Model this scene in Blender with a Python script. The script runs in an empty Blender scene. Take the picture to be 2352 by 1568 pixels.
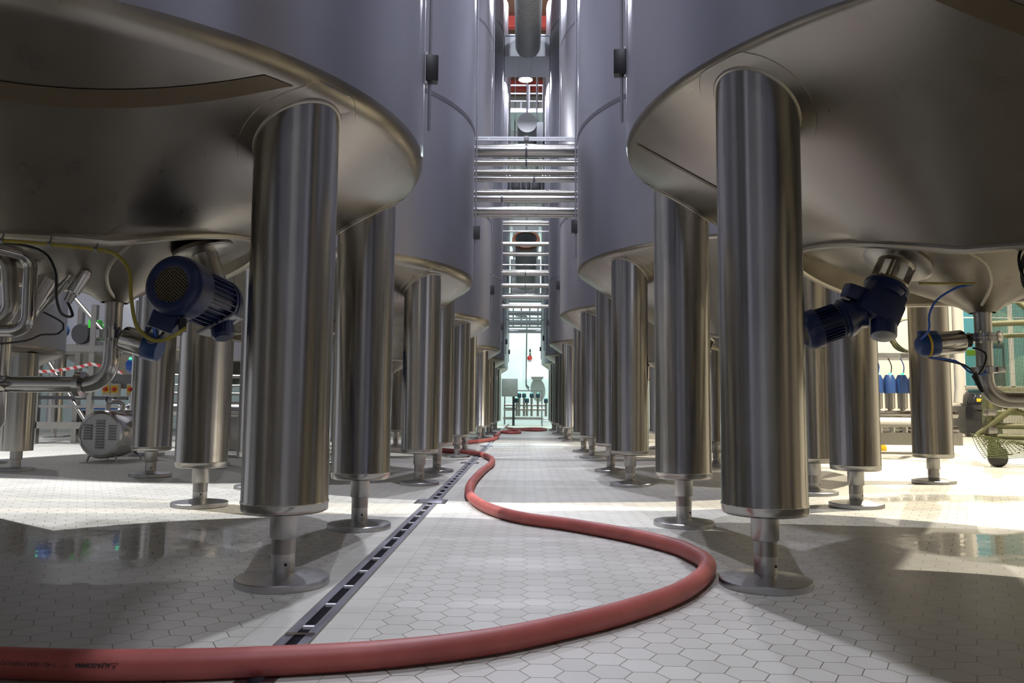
import bpy, bmesh, math, random
from math import sin, cos, pi, radians, sqrt, atan2, floor as ifloor
from mathutils import Vector, Matrix
random.seed(7)
SC = bpy.context.scene
COL = SC.collection

# ------------------------------------------------------------------ camera, world, lights, exposure
F, PITCH, ROLL, YAW = 1772.0, 0.0863, -0.009, -0.0167
def make_camera():
    cy, sy, cp, sp, cr, sr = cos(YAW), sin(YAW), cos(PITCH), sin(PITCH), cos(ROLL), sin(ROLL)
    right0 = Vector((cy, -sy, 0)); fwd0 = Vector((sy, cy, 0)); up0 = Vector((0, 0, 1))
    fwd = fwd0 * cp + up0 * sp
    up1 = up0 * cp - fwd0 * sp
    right = right0 * cr - up1 * sr
    up = right0 * sr + up1 * cr
    cam = bpy.data.cameras.new('camera')
    cam.sensor_width = 36; cam.lens = F / 2352 * 36; cam.clip_end = 200; cam.clip_start = 0.02
    o = bpy.data.objects.new('camera', cam); COL.objects.link(o)
    m = Matrix((right, up, -fwd)).transposed().to_4x4(); m.translation = (0, 0, 1)
    o.matrix_world = m
    SC.camera = o
make_camera()
w = bpy.data.worlds.new('world'); SC.world = w; w.use_nodes = True
w.node_tree.nodes['Background'].inputs[0].default_value = (0.62, 0.85, 0.95, 1)
w.node_tree.nodes['Background'].inputs[1].default_value = 1.0
vs = SC.view_settings
vs.view_transform = 'Standard'; vs.look = 'None'; vs.gamma = 1.0; vs.exposure = -2.2; vs.use_curve_mapping = False
SC.cycles.use_denoising = True
SC.cycles.max_bounces = 10; SC.cycles.diffuse_bounces = 5; SC.cycles.glossy_bounces = 6
SC.cycles.sample_clamp_indirect = 4.0
SC.cycles.caustics_reflective = True
# high bay lamps: (x, y, z, watts, colour)
COOL, NEUT, WARM = (0.84, 0.86, 1.0), (0.95, 0.96, 1.0), (1.0, 0.9, 0.72)
LAMPS = [
    (-0.05, 30.0, 14.15, 2600, COOL), (-0.05, 19.8, 12.1, 2800, COOL), (0.05, 13.0, 12.1, 2600, COOL),
    (0.05, 7.4, 12.1, 2800, COOL), (0, -2.5, 12.3, 2300, COOL), (0.0, 42.0, 14.0, 14000, (0.80, 1.0, 0.97)),
    (-1.35, 20.8, 15.0, 2600, COOL), (1.35, 20.8, 15.0, 2600, COOL), (0.0, 32.5, 19.3, 9000, COOL),  # last one added out of view to light the walkway rails
    (-9.5, 9.8, 11.5, 14000, NEUT), (-10.5, 17.5, 11.5, 1300, NEUT), (-9.5, 27, 12.5, 1500, NEUT),
    (9.3, 9.6, 11.5, 17000, WARM), (10.0, 17.0, 11.5, 12000, WARM), (14.0, 27, 12.0, 9000, WARM),
]

# ------------------------------------------------------------------ helpers
def zf(x):
    return .02 * min(max(abs(x) - 1.4, 0), 4.6)

class MB:
    def __init__(s): s.v = []; s.f = []
    def add(s, vs, fs):
        n = len(s.v); s.v += [Vector(a) for a in vs]; s.f += [[i + n for i in f] for f in fs]; return s
    def box(s, c, d, rot=None):
        x, y, z = d[0] / 2, d[1] / 2, d[2] / 2
        P = [Vector(p) for p in ((-x,-y,-z),(x,-y,-z),(x,y,-z),(-x,y,-z),(-x,-y,z),(x,-y,z),(x,y,z),(-x,y,z))]
        if rot is not None: P = [rot @ p for p in P]
        return s.add([p + Vector(c) for p in P], [(0,3,2,1),(4,5,6,7),(0,1,5,4),(1,2,6,5),(2,3,7,6),(3,0,4,7)])
    def bbox(s, c, d, b=.01, rot=None):
        bm = bmesh.new(); bmesh.ops.create_cube(bm, size=1)
        bmesh.ops.scale(bm, vec=d, verts=bm.verts)
        bmesh.ops.bevel(bm, geom=list(bm.edges), offset=b, segments=2, affect='EDGES', profile=.6)
        bm.verts.index_update()
        R = rot if rot is not None else Matrix.Identity(3)
        s.add([R @ v.co + Vector(c) for v in bm.verts], [[v.index for v in f.verts] for f in bm.faces]); bm.free(); return s
    def lathe(s, prof, o=(0, 0, 0), ax=(0, 0, 1), n=32, a0=0, a1=2 * pi):
        ax = Vector(ax).normalized(); q = ax.to_track_quat('Z', 'Y'); o = Vector(o)
        full = abs(a1 - a0 - 2 * pi) < 1e-6; m = n if full else n + 1
        vs = []; fs = []
        for r, z in prof:
            for i in range(m):
                t = a0 + (a1 - a0) * i / n
                vs.append(o + q @ Vector((r * cos(t), r * sin(t), z)))
        for j in range(len(prof) - 1):
            for i in range(n):
                k = (i + 1) % m
                fs.append((j * m + i, j * m + k, (j + 1) * m + k, (j + 1) * m + i))
        s.add(vs, fs)
        return s
    def cyl(s, a, b, r, r2=None, n=24):
        a, b = Vector(a), Vector(b); L = (b - a).length; r2 = r if r2 is None else r2
        return s.lathe([(0, 0), (r, 0), (r2, L), (0, L)], a, b - a, n)
    def tube(s, pts, r, n=10, closed=False, cap=True):
        pts = [Vector(p) for p in pts]; m = len(pts); rs = r if isinstance(r, (list, tuple)) else [r] * m
        T = []
        for i in range(m):
            a = pts[(i - 1) % m] if (closed or i > 0) else pts[i]
            b = pts[(i + 1) % m] if (closed or i < m - 1) else pts[i]
            T.append((b - a).normalized())
        up = Vector((0, 0, 1))
        if abs(T[0].dot(up)) > .9: up = Vector((1, 0, 0))
        N = (up - T[0] * up.dot(T[0])).normalized(); vs = []
        for i in range(m):
            N = (N - T[i] * N.dot(T[i])).normalized(); B = T[i].cross(N)
            for k in range(n):
                t = 2 * pi * k / n; vs.append(pts[i] + (N * cos(t) + B * sin(t)) * rs[i])
        fs = []
        for i in range(m if closed else m - 1):
            j = (i + 1) % m
            for k in range(n):
                l = (k + 1) % n; fs.append((i * n + k, i * n + l, j * n + l, j * n + k))
        if cap and not closed: fs += [tuple(range(n))[::-1], tuple((m - 1) * n + k for k in range(n))]
        return s.add(vs, fs)

def spline(P, step=.05):
    P = [Vector(p) for p in P]; out = []
    for i in range(len(P) - 1):
        p0 = P[max(i - 1, 0)]; p1 = P[i]; p2 = P[i + 1]; p3 = P[min(i + 2, len(P) - 1)]
        n = max(2, int((p2 - p1).length / step))
        for k in range(n):
            t = k / n
            out.append(.5 * ((2 * p1) + (p2 - p0) * t + (2 * p0 - 5 * p1 + 4 * p2 - p3) * t * t + (3 * p1 - p0 - 3 * p2 + p3) * t ** 3))
    out.append(P[-1]); return out

def bend(P, r, n=8):
    """polyline with its corners rounded to radius r"""
    P = [Vector(p) for p in P]; out = [P[0]]
    for i in range(1, len(P) - 1):
        a, b, c = P[i - 1], P[i], P[i + 1]; u = (a - b).normalized(); v = (c - b).normalized()
        ang = u.angle(v)
        if ang > pi - .02: out.append(b); continue
        d = min(r / math.tan(ang / 2), .49 * (a - b).length, .49 * (c - b).length); rr = d * math.tan(ang / 2)
        ctr = b + (u + v).normalized() * (rr / sin(ang / 2))
        s0 = b + u * d - ctr; s1 = b + v * d - ctr
        tot = s0.angle(s1); axis = s0.cross(s1).normalized()
        for k in range(n + 1): out.append(ctr + Matrix.Rotation(tot * k / n, 3, axis) @ s0)
    out.append(P[-1]); return out

def tagp(o, label=None, cat=None, group=None, kind=None):
    if label: o['label'] = label
    if cat: o['category'] = cat
    if group: o['group'] = group
    if kind: o['kind'] = kind
    return o

def thing(name, loc, label, cat, group=None):
    o = bpy.data.objects.new(name, None); COL.objects.link(o); o.location = loc
    o['off'] = tuple(loc); o.empty_display_size = .1
    return tagp(o, label, cat, group)

def obj(name, mb, mat, parent=None, smooth=True, origin=None, angle=40, label=None):
    if parent is not None:
        off = Vector(parent['off'])
    elif origin is not None: off = Vector(origin)
    else:
        xs = [v.x for v in mb.v]; ys = [v.y for v in mb.v]; zs = [v.z for v in mb.v]
        off = Vector(((min(xs) + max(xs)) / 2, (min(ys) + max(ys)) / 2, min(zs)))
    me = bpy.data.meshes.new(name)
    me.from_pydata([v - off for v in mb.v], [], mb.f); me.update()
    bm = bmesh.new(); bm.from_mesh(me)
    bmesh.ops.remove_doubles(bm, verts=bm.verts, dist=1e-5)
    bmesh.ops.dissolve_degenerate(bm, edges=bm.edges, dist=1e-6)
    bmesh.ops.recalc_face_normals(bm, faces=bm.faces); bm.to_mesh(me); bm.free()
    if smooth:
        me.shade_smooth(); me.set_sharp_from_angle(angle=radians(angle))
    me.materials.append(mat)
    o = bpy.data.objects.new(name, me); COL.objects.link(o)
    o['off'] = tuple(off)
    if parent is not None: o.parent = parent
    else: o.location = off
    if label: o['label'] = label
    return o

def single(name, mb, mat, label, cat, group=None, **k):
    return tagp(obj(name, mb, mat, **k), label, cat, group)
def dup(root, loc, label, group=None):
    def cp(o, par):
        c = o.copy(); COL.objects.link(c)
        if par: c.parent = par
        for ch in list(o.children): cp(ch, c)
        return c
    r = cp(root, None); r.location = loc; r['label'] = label
    if group: r['group'] = group
    return r

# ------------------------------------------------------------------ materials
def newmat(name):
    m = bpy.data.materials.new(name); m.use_nodes = True
    return m, m.node_tree.nodes, m.node_tree.links, m.node_tree.nodes['Principled BSDF']
def mathn(N, L, op, a, b=None, c=None):
    n = N.new('ShaderNodeMath'); n.operation = op
    for i, x in enumerate((a, b, c)):
        if x is None: continue
        if isinstance(x, (int, float)): n.inputs[i].default_value = x
        else: L.new(x, n.inputs[i])
    return n.outputs[0]

def plain(name, col, rough=.5, metal=0, emit=None, es=0, var=.12, scale=6, alpha=None):
    m, N, L, B = newmat(name)
    B.inputs['Roughness'].default_value = rough; B.inputs['Metallic'].default_value = metal
    tc = N.new('ShaderNodeTexCoord'); nz = N.new('ShaderNodeTexNoise'); nz.inputs['Scale'].default_value = scale; nz.inputs['Detail'].default_value = 4
    L.new(tc.outputs['Object'], nz.inputs['Vector'])
    mx = N.new('ShaderNodeMix'); mx.data_type = 'RGBA'
    mx.inputs[6].default_value = (*[c * (1 - var) for c in col], 1); mx.inputs[7].default_value = (*[min(1, c * (1 + var)) for c in col], 1)
    L.new(nz.outputs['Fac'], mx.inputs[0]); L.new(mx.outputs[2], B.inputs['Base Color'])
    if emit:
        B.inputs['Emission Color'].default_value = (*emit, 1); B.inputs['Emission Strength'].default_value = es
    return m

def steel(name, col, rough, stretch=(30, 30, .6), rvar=.1, cvar=.10, bump=.0, cloud=.25):
    """brushed stainless steel: fine streaks and soft cloudy stains"""
    m, N, L, B = newmat(name)
    B.inputs['Metallic'].default_value = 1.0
    tc = N.new('ShaderNodeTexCoord'); mp = N.new('ShaderNodeMapping'); mp.inputs['Scale'].default_value = stretch
    L.new(tc.outputs['Object'], mp.inputs['Vector'])
    n1 = N.new('ShaderNodeTexNoise'); n1.inputs['Scale'].default_value = 1.0; n1.inputs['Detail'].default_value = 5
    L.new(mp.outputs[0], n1.inputs['Vector'])
    n2 = N.new('ShaderNodeTexNoise'); n2.inputs['Scale'].default_value = 1.6; n2.inputs['Detail'].default_value = 6; n2.inputs['Roughness'].default_value = .6
    L.new(tc.outputs['Object'], n2.inputs['Vector'])
    r1 = mathn(N, L, 'MULTIPLY_ADD', n1.outputs['Fac'], rvar, rough - rvar / 2)
    r2 = mathn(N, L, 'MULTIPLY_ADD', n2.outputs['Fac'], rvar, r1)
    r3 = mathn(N, L, 'SUBTRACT', r2, rvar / 2)
    L.new(r3, B.inputs['Roughness'])
    f1 = mathn(N, L, 'MULTIPLY', n1.outputs['Fac'], .5); f2 = mathn(N, L, 'MULTIPLY_ADD', n2.outputs['Fac'], .5, f1)
    mx = N.new('ShaderNodeMix'); mx.data_type = 'RGBA'
    mx.inputs[6].default_value = (*[c * (1 - cvar * 1.6) for c in col], 1); mx.inputs[7].default_value = (*[min(1, c * (1 + cvar)) for c in col], 1)
    L.new(f2, mx.inputs[0]); L.new(mx.outputs[2], B.inputs['Base Color'])
    if bump:
        bp = N.new('ShaderNodeBump'); bp.inputs['Strength'].default_value = bump; bp.inputs['Distance'].default_value = .01
        L.new(n2.outputs['Fac'], bp.inputs['Height']); L.new(bp.outputs[0], B.inputs['Normal'])
    return m

M = {}
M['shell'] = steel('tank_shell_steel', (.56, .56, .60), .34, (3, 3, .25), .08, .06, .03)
M['cone'] = steel('tank_cone_steel', (.385, .355, .31), .30, (6, 6, 1.2), .12, .10, .05)  # browner base carries the floor's warm reflection and the warm light
M['leg'] = steel('leg_steel', (.51, .495, .46), .21, (40, 40, .8), .12, .14)
M['stem'] = steel('foot_stem_steel', (.52, .51, .49), .38, (8, 8, 60), .1, .1)
M['stem_dark'] = steel('foot_thread_steel', (.30, .29, .28), .32, (8, 8, 80), .1, .1)
M['plate'] = steel('foot_plate_steel', (.52, .52, .53), .3, (20, 20, 20), .12, .1)
M['pipe'] = steel('pipe_steel', (.62, .61, .59), .17, (6, 6, 6), .08, .06)
M['dullpipe'] = steel('dull_pipe_steel', (.52, .5, .46), .3, (6, 6, 6), .1, .1)
M['weld'] = steel('weld_bead_steel', (.62, .58, .50), .42, (60, 60, 60), .2, .2)
M['seam'] = plain('seam_band_brown', (.16, .125, .08), .45, .6)
M['seamdark'] = plain('seam_line_dark', (.13, .13, .15), .45, .5)
M['blue'] = plain('motor_blue_paint', (.007, .018, .078), .33, 0, var=.3, scale=14)
M['blue2'] = plain('valve_blue_plastic', (.015, .09, .42), .4)
M['navy'] = plain('actuator_navy_plastic', (.02, .06, .20), .38)
M['black'] = plain('black_rubber', (.012, .012, .013), .45)
M['blackgloss'] = plain('black_gloss_shell', (.012, .012, .014), .12)
M['boxgrey'] = plain('sensor_box_dark_grey', (.028, .028, .03), .4, .3)
M['green'] = plain('green_paint', (.03, .33, .03), .4)
M['yellowcable'] = plain('yellow_cable', (.36, .30, .05), .5)
M['bluecable'] = plain('blue_cable', (.02, .10, .50), .5)
M['greybox'] = plain('grey_panel', (.20, .20, .20), .45, .3)
M['cabinet'] = plain('cabinet_grey', (.30, .30, .29), .4, .4)
M['red'] = plain('red_plastic', (.45, .02, .015), .4)
M['yellow'] = plain('yellow_plastic', (.80, .52, .02), .45)
M['white'] = plain('white_paint', (.78, .79, .80), .5, var=.04)
M['whitepipe'] = plain('white_lagging', (.72, .70, .64), .35, .3, var=.05)
M['cream'] = plain('cream_plastic', (.72, .69, .58), .5, var=.05)
M['duct'] = plain('duct_grey', (.30, .31, .30), .5, .35, var=.08, scale=2)
M['ductbox'] = plain('duct_box_pale', (.50, .53, .55), .5, 0, var=.05, scale=2)
M['teal'] = plain('actuator_dark_teal', (.012, .03, .05), .4)
M['chrome'] = plain('bar_bright_metal', (.75, .75, .76), .55, .3, var=.05)  # pale base stands in for the overhead lamp reflected in steel bars
M['copper'] = plain('lagging_orange', (.22, .085, .035), .45, .2)
M['wall'] = plain('wall_white_paint', (.74, .80, .79), .6, var=.04, scale=.8)
M['wallcream'] = plain('wall_cream_paint', (.70, .67, .60), .6, var=.06, scale=.8)
M['walldim'] = plain('wall_grey_cladding', (.36, .37, .40), .6, var=.1, scale=.5)
M['ceil'] = plain('ceiling_brown', (.16, .075, .045), .7, var=.2, scale=1)
M['beam'] = plain('ceiling_beam_red', (.40, .05, .035), .6)
M['led'] = plain('green_led', (.1, .9, .4), .3, emit=(.1, 1, .45), es=6)
M['lampglow'] = plain('lamp_glow', (1, 1, 1), .4, emit=(.95, .97, 1), es=18)
M['olive'] = plain('olive_paint', (.085, .085, .035), .6, var=.25)
M['net'] = plain('olive_netting', (.085, .10, .035), .8, var=.3)
M['galv'] = steel('galvanised_steel', (.45, .46, .48), .42, (8, 8, 8), .15, .15)
M['drain'] = steel('drain_steel', (.40, .40, .46), .35, (20, 2, 20), .15, .12)
M['draindark'] = plain('drain_dark', (.012, .011, .010), .7)
M['window'] = None

def glass_mat():
    m, N, L, B = newmat('window_glass')
    B.inputs['Base Color'].default_value = (.45, .85, .86, 1); B.inputs['Roughness'].default_value = .02
    B.inputs['Transmission Weight'].default_value = 1.0; B.inputs['IOR'].default_value = 1.1
    return m
M['window'] = glass_mat()

def floor_mat():
    m, N, L, B = newmat('hexagon_tile_floor')
    tc = N.new('ShaderNodeTexCoord'); sx = N.new('ShaderNodeSeparateXYZ'); L.new(tc.outputs['Object'], sx.inputs[0])
    X, Y = sx.outputs[0], sx.outputs[1]
    s = .1505; r3 = sqrt(3)
    px = mathn(N, L, 'MULTIPLY_ADD', X, 1 / s, 400 * r3 + .37); py = mathn(N, L, 'MULTIPLY_ADD', Y, 1 / s, 400.21)
    def cell(ox, oy):
        ax = mathn(N, L, 'SUBTRACT', mathn(N, L, 'MODULO', mathn(N, L, 'ADD', px, ox), r3), r3 / 2)
        ay = mathn(N, L, 'SUBTRACT', mathn(N, L, 'MODULO', mathn(N, L, 'ADD', py, oy), 1.0), .5)
        d = mathn(N, L, 'MULTIPLY_ADD', ax, ax, mathn(N, L, 'MULTIPLY', ay, ay))
        return ax, ay, d
    ax, ay, da = cell(0, 0); bx, by, db = cell(r3 / 2, .5)
    sel = mathn(N, L, 'LESS_THAN', db, da)
    def mixf(a, b):
        return mathn(N, L, 'MULTIPLY_ADD', mathn(N, L, 'SUBTRACT', b, a), sel, a)
    gx, gy = mixf(ax, bx), mixf(ay, by)
    qx, qy = mathn(N, L, 'ABSOLUTE', gx), mathn(N, L, 'ABSOLUTE', gy)
    d = mathn(N, L, 'MAXIMUM', qy, mathn(N, L, 'MULTIPLY_ADD', qx, r3 / 2, mathn(N, L, 'MULTIPLY', qy, .5)))
    hexg = mathn(N, L, 'GREATER_THAN', d, .5 - .0145)
    idx = mathn(N, L, 'SUBTRACT', px, gx); idy = mathn(N, L, 'SUBTRACT', py, gy)
    # border of oblong tiles along the drain
    cx = mathn(N, L, 'ABSOLUTE', mathn(N, L, 'SUBTRACT', X, -.975))
    inb = mathn(N, L, 'LESS_THAN', cx, .232)
    yl = mathn(N, L, 'ABSOLUTE', mathn(N, L, 'SUBTRACT', mathn(N, L, 'MODULO', mathn(N, L, 'ADD', Y, 100.1), .27), .135))
    g1 = mathn(N, L, 'GREATER_THAN', yl, .1333)
    g2 = mathn(N, L, 'GREATER_THAN', cx, .2300)
    g4 = mathn(N, L, 'LESS_THAN', cx, .076)
    rg = mathn(N, L, 'MAXIMUM', mathn(N, L, 'MAXIMUM', g1, g2), g4)
    grout = mathn(N, L, 'MULTIPLY_ADD', mathn(N, L, 'SUBTRACT', rg, hexg), inb, hexg)
    # per tile shade
    cv = N.new('ShaderNodeCombineXYZ'); L.new(idx, cv.inputs[0]); L.new(idy, cv.inputs[1])
    wn = N.new('ShaderNodeTexWhiteNoise'); wn.noise_dimensions = '2D'
    rd = N.new('ShaderNodeVectorMath'); rd.operation = 'SNAP'; rd.inputs[1].default_value = (.05, .05, .05)
    ad = N.new('ShaderNodeVectorMath'); ad.operation = 'ADD'; ad.inputs[1].default_value = (.025, .025, 0)
    L.new(cv.outputs[0], ad.inputs[0]); L.new(ad.outputs[0], rd.inputs[0]); L.new(rd.outputs[0], wn.inputs['Vector'])
    nz = N.new('ShaderNodeTexNoise'); nz.inputs['Scale'].default_value = .9; nz.inputs['Detail'].default_value = 6; L.new(tc.outputs['Object'], nz.inputs['Vector'])
    t = mathn(N, L, 'MULTIPLY_ADD', nz.outputs['Fac'], .6, mathn(N, L, 'MULTIPLY', wn.outputs['Value'], .35))
    tile = N.new('ShaderNodeMix'); tile.data_type = 'RGBA'
    tile.inputs[6].default_value = (.42, .41, .365, 1); tile.inputs[7].default_value = (.60, .585, .53, 1); L.new(t, tile.inputs[0])
    ng = N.new('ShaderNodeTexNoise'); ng.inputs['Scale'].default_value = .7; L.new(tc.outputs['Object'], ng.inputs['Vector'])
    gc = N.new('ShaderNodeMix'); gc.data_type = 'RGBA'; gc.inputs[6].default_value = (.055, .045, .022, 1); gc.inputs[7].default_value = (.20, .18, .13, 1)
    L.new(ng.outputs['Fac'], gc.inputs[0])
    fin = N.new('ShaderNodeMix'); fin.data_type = 'RGBA'; L.new(grout, fin.inputs[0]); L.new(tile.outputs[2], fin.inputs[6]); L.new(gc.outputs[2], fin.inputs[7])
    L.new(fin.outputs[2], B.inputs['Base Color'])
    # wet areas under the tanks
    def blob(x0, y0, rx, ry):
        a = mathn(N, L, 'MULTIPLY', mathn(N, L, 'SUBTRACT', X, x0), 1 / rx); b = mathn(N, L, 'MULTIPLY', mathn(N, L, 'SUBTRACT', Y, y0), 1 / ry)
        return mathn(N, L, 'SUBTRACT', 1.0, mathn(N, L, 'SQRT', mathn(N, L, 'MULTIPLY_ADD', a, a, mathn(N, L, 'MULTIPLY', b, b))))
    wet = mathn(N, L, 'MAXIMUM', blob(-3.0, 5.6, 1.7, 1.0), blob(3.7, 5.6, 1.2, .9))
    wet = mathn(N, L, 'MAXIMUM', wet, blob(4.6, 8.6, 1.2, .5))
    nw = N.new('ShaderNodeTexNoise'); nw.inputs['Scale'].default_value = 2.2; nw.inputs['Detail'].default_value = 5; L.new(tc.outputs['Object'], nw.inputs['Vector'])
    wv = mathn(N, L, 'MULTIPLY_ADD', mathn(N, L, 'SUBTRACT', nw.outputs['Fac'], .5), 1.5, wet)
    mr = N.new('ShaderNodeMapRange'); mr.inputs[1].default_value = .1; mr.inputs[2].default_value = .45; mr.inputs[3].default_value = .38; mr.inputs[4].default_value = .04
    L.new(wv, mr.inputs[0])
    rr = mathn(N, L, 'MULTIPLY_ADD', mathn(N, L, 'SUBTRACT', nz.outputs['Fac'], .5), .22, mr.outputs[0])
    L.new(mathn(N, L, 'MAXIMUM', rr, .03), B.inputs['Roughness'])
    bp = N.new('ShaderNodeBump'); bp.inputs['Strength'].default_value = .25; bp.inputs['Distance'].default_value = .004; bp.invert = True
    nb = N.new('ShaderNodeTexNoise'); nb.inputs['Scale'].default_value = 9; L.new(tc.outputs['Object'], nb.inputs['Vector'])
    L.new(mathn(N, L, 'MULTIPLY_ADD', nb.outputs['Fac'], .6, grout), bp.inputs['Height']); L.new(bp.outputs[0], B.inputs['Normal'])
    return m
M['floor'] = floor_mat()

def hose_mat():
    m, N, L, B = newmat('red_rubber_hose')
    B.inputs['Roughness'].default_value = .5
    tc = N.new('ShaderNodeTexCoord')
    n = N.new('ShaderNodeTexNoise'); n.inputs['Scale'].default_value = 7; n.inputs['Detail'].default_value = 5; L.new(tc.outputs['Object'], n.inputs['Vector'])
    n2 = N.new('ShaderNodeTexNoise'); n2.inputs['Scale'].default_value = 2.3; n2.inputs['Detail'].default_value = 3; L.new(tc.outputs['Object'], n2.inputs['Vector'])
    r = N.new('ShaderNodeValToRGB'); r.color_ramp.elements[0].color = (.20, .040, .035, 1); r.color_ramp.elements[1].color = (.44, .105, .085, 1)
    r.color_ramp.elements[0].position = .2; r.color_ramp.elements[1].position = .75
    L.new(mathn(N, L, 'MULTIPLY_ADD', n2.outputs['Fac'], .6, mathn(N, L, 'MULTIPLY', n.outputs['Fac'], .4)), r.inputs[0]); L.new(r.outputs[0], B.inputs['Base Color'])
    bp = N.new('ShaderNodeBump'); bp.inputs['Strength'].default_value = .2; bp.inputs['Distance'].default_value = .004
    L.new(n.outputs['Fac'], bp.inputs['Height']); L.new(bp.outputs[0], B.inputs['Normal'])
    return m
M['hose'] = hose_mat()

def grille_mat():
    m, N, L, B = newmat('fan_grille'); B.inputs['Roughness'].default_value = .4
    B.inputs['Base Color'].default_value = (.20, .17, .11, 1); B.inputs['Metallic'].default_value = .7
    return m
M['grille'] = grille_mat()

def tape_mat():
    m, N, L, B = newmat('barrier_tape'); B.inputs['Roughness'].default_value = .4
    tc = N.new('ShaderNodeTexCoord'); sx = N.new('ShaderNodeSeparateXYZ'); L.new(tc.outputs['Object'], sx.inputs[0])
    v = mathn(N, L, 'LESS_THAN', mathn(N, L, 'MODULO', mathn(N, L, 'ADD', mathn(N, L, 'MULTIPLY_ADD', sx.outputs[0], 5, 50), mathn(N, L, 'MULTIPLY', sx.outputs[2], 5)), 1.0), .5)
    mx = N.new('ShaderNodeMix'); mx.data_type = 'RGBA'; mx.inputs[6].default_value = (.30, .28, .27, 1); mx.inputs[7].default_value = (.22, .02, .02, 1)
    L.new(v, mx.inputs[0]); L.new(mx.outputs[2], B.inputs['Base Color']); return m
M['tape'] = tape_mat()

# ------------------------------------------------------------------ room
XL, XR, YB, YF, ZC = -20.0, 24.0, 49.3, -9.0, 21.5
def strip(xs, y0, y1):
    mb = MB()
    for a, b in zip(xs[:-1], xs[1:]):
        n = len(mb.v)
        mb.add([(a, y0, zf(a)), (b, y0, zf(b)), (b, y1, zf(b)), (a, y1, zf(a))], [(0, 1, 2, 3)])
    return mb
fl = strip([XL, -6, -1.4, -1.043], YF, YB); g = strip([-.907, 1.4, 6, XR], YF, YB); fl.add(g.v, g.f)
o = obj('floor', fl, M['floor'], origin=(0, 0, 0), smooth=False); tagp(o, kind='structure')
def wallbox(name, c, d, mat):
    return tagp(obj(name, MB().box(c, d), mat, smooth=False), kind='structure')
wallbox('wall_back', ((XL + XR) / 2, YB + .15, ZC / 2), (XR - XL + .6, .3, ZC), M['wall'])
wallbox('wall_left', (XL - .15, (YB + YF) / 2, ZC / 2), (.3, YB - YF, ZC), M['walldim'])
wallbox('wall_right', (XR + .15, (YB + YF) / 2, ZC / 2), (.3, YB - YF, ZC), M['wallcream'])
wallbox('wall_front', ((XL + XR) / 2, YF - .15, ZC / 2), (XR - XL, .3, ZC), M['walldim'])
wallbox('ceiling', ((XL + XR) / 2, (YB + YF) / 2, ZC + .15), (XR - XL, YB - YF, .3), M['ceil'])
for k in range(12):
    y = 3 + k * 4.0
    wallbox('trim_%d' % (k + 1), (0, y, ZC - .3), (XR - XL - .4, .35, .6), M['beam'])
for k, x in enumerate((-4.5, -1.5, 1.5, 4.5)):
    wallbox('trim_%d' % (k + 13), (x, (YB + YF) / 2, ZC - .75), (.25, YB - YF - .6, .3), M['seam'])
# partition with a glazed bay to the right
PY = 32.0
mb = MB()
mb.box((12.2, PY, 4.5), (11.6, .25, 9.0)); mb.box((21, PY, 1.0), (6.0, .25, 2.0)); mb.box((21, PY, 7.4), (6.0, .25, 3.2)); mb.box((15.7, PY, 9.5), (16.6, .25, 1.0))
tagp(obj('wall_inner', mb, M['wallcream'], smooth=False), kind='structure')
for k in range(3):
    x0 = 18.0 + k * 2.0; nm = 'window_%d' % (k + 1)
    wroot = obj(nm, MB().box((x0 + 1, PY, 3.9), (1.94, .02, 3.72)), M['window'], smooth=False); tagp(wroot, kind='structure')
    f = MB()
    for xx in (x0 + .04, x0 + 1.96): f.box((xx, PY, 3.9), (.08, .16, 3.8))
    for zz in (2.04, 5.76): f.box((x0 + 1, PY, zz), (2.0, .16, .08))
    f.box((x0 + 1, PY, 4.9), (1.9, .08, .05))
    obj('window_frame', f, M['white'], wroot, smooth=False)
wallbox('trim_20', (21, PY - .18, 2.0), (6.0, .22, .1), M['dullpipe'])

# ------------------------------------------------------------------ tanks
def fillet(p0, p1, p2, r, n=7):
    return [(q.x, q.y) for q in (Vector((v.x, v.y)) for v in bend([(*p0, 0), (*p1, 0), (*p2, 0)], r, n))]

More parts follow.
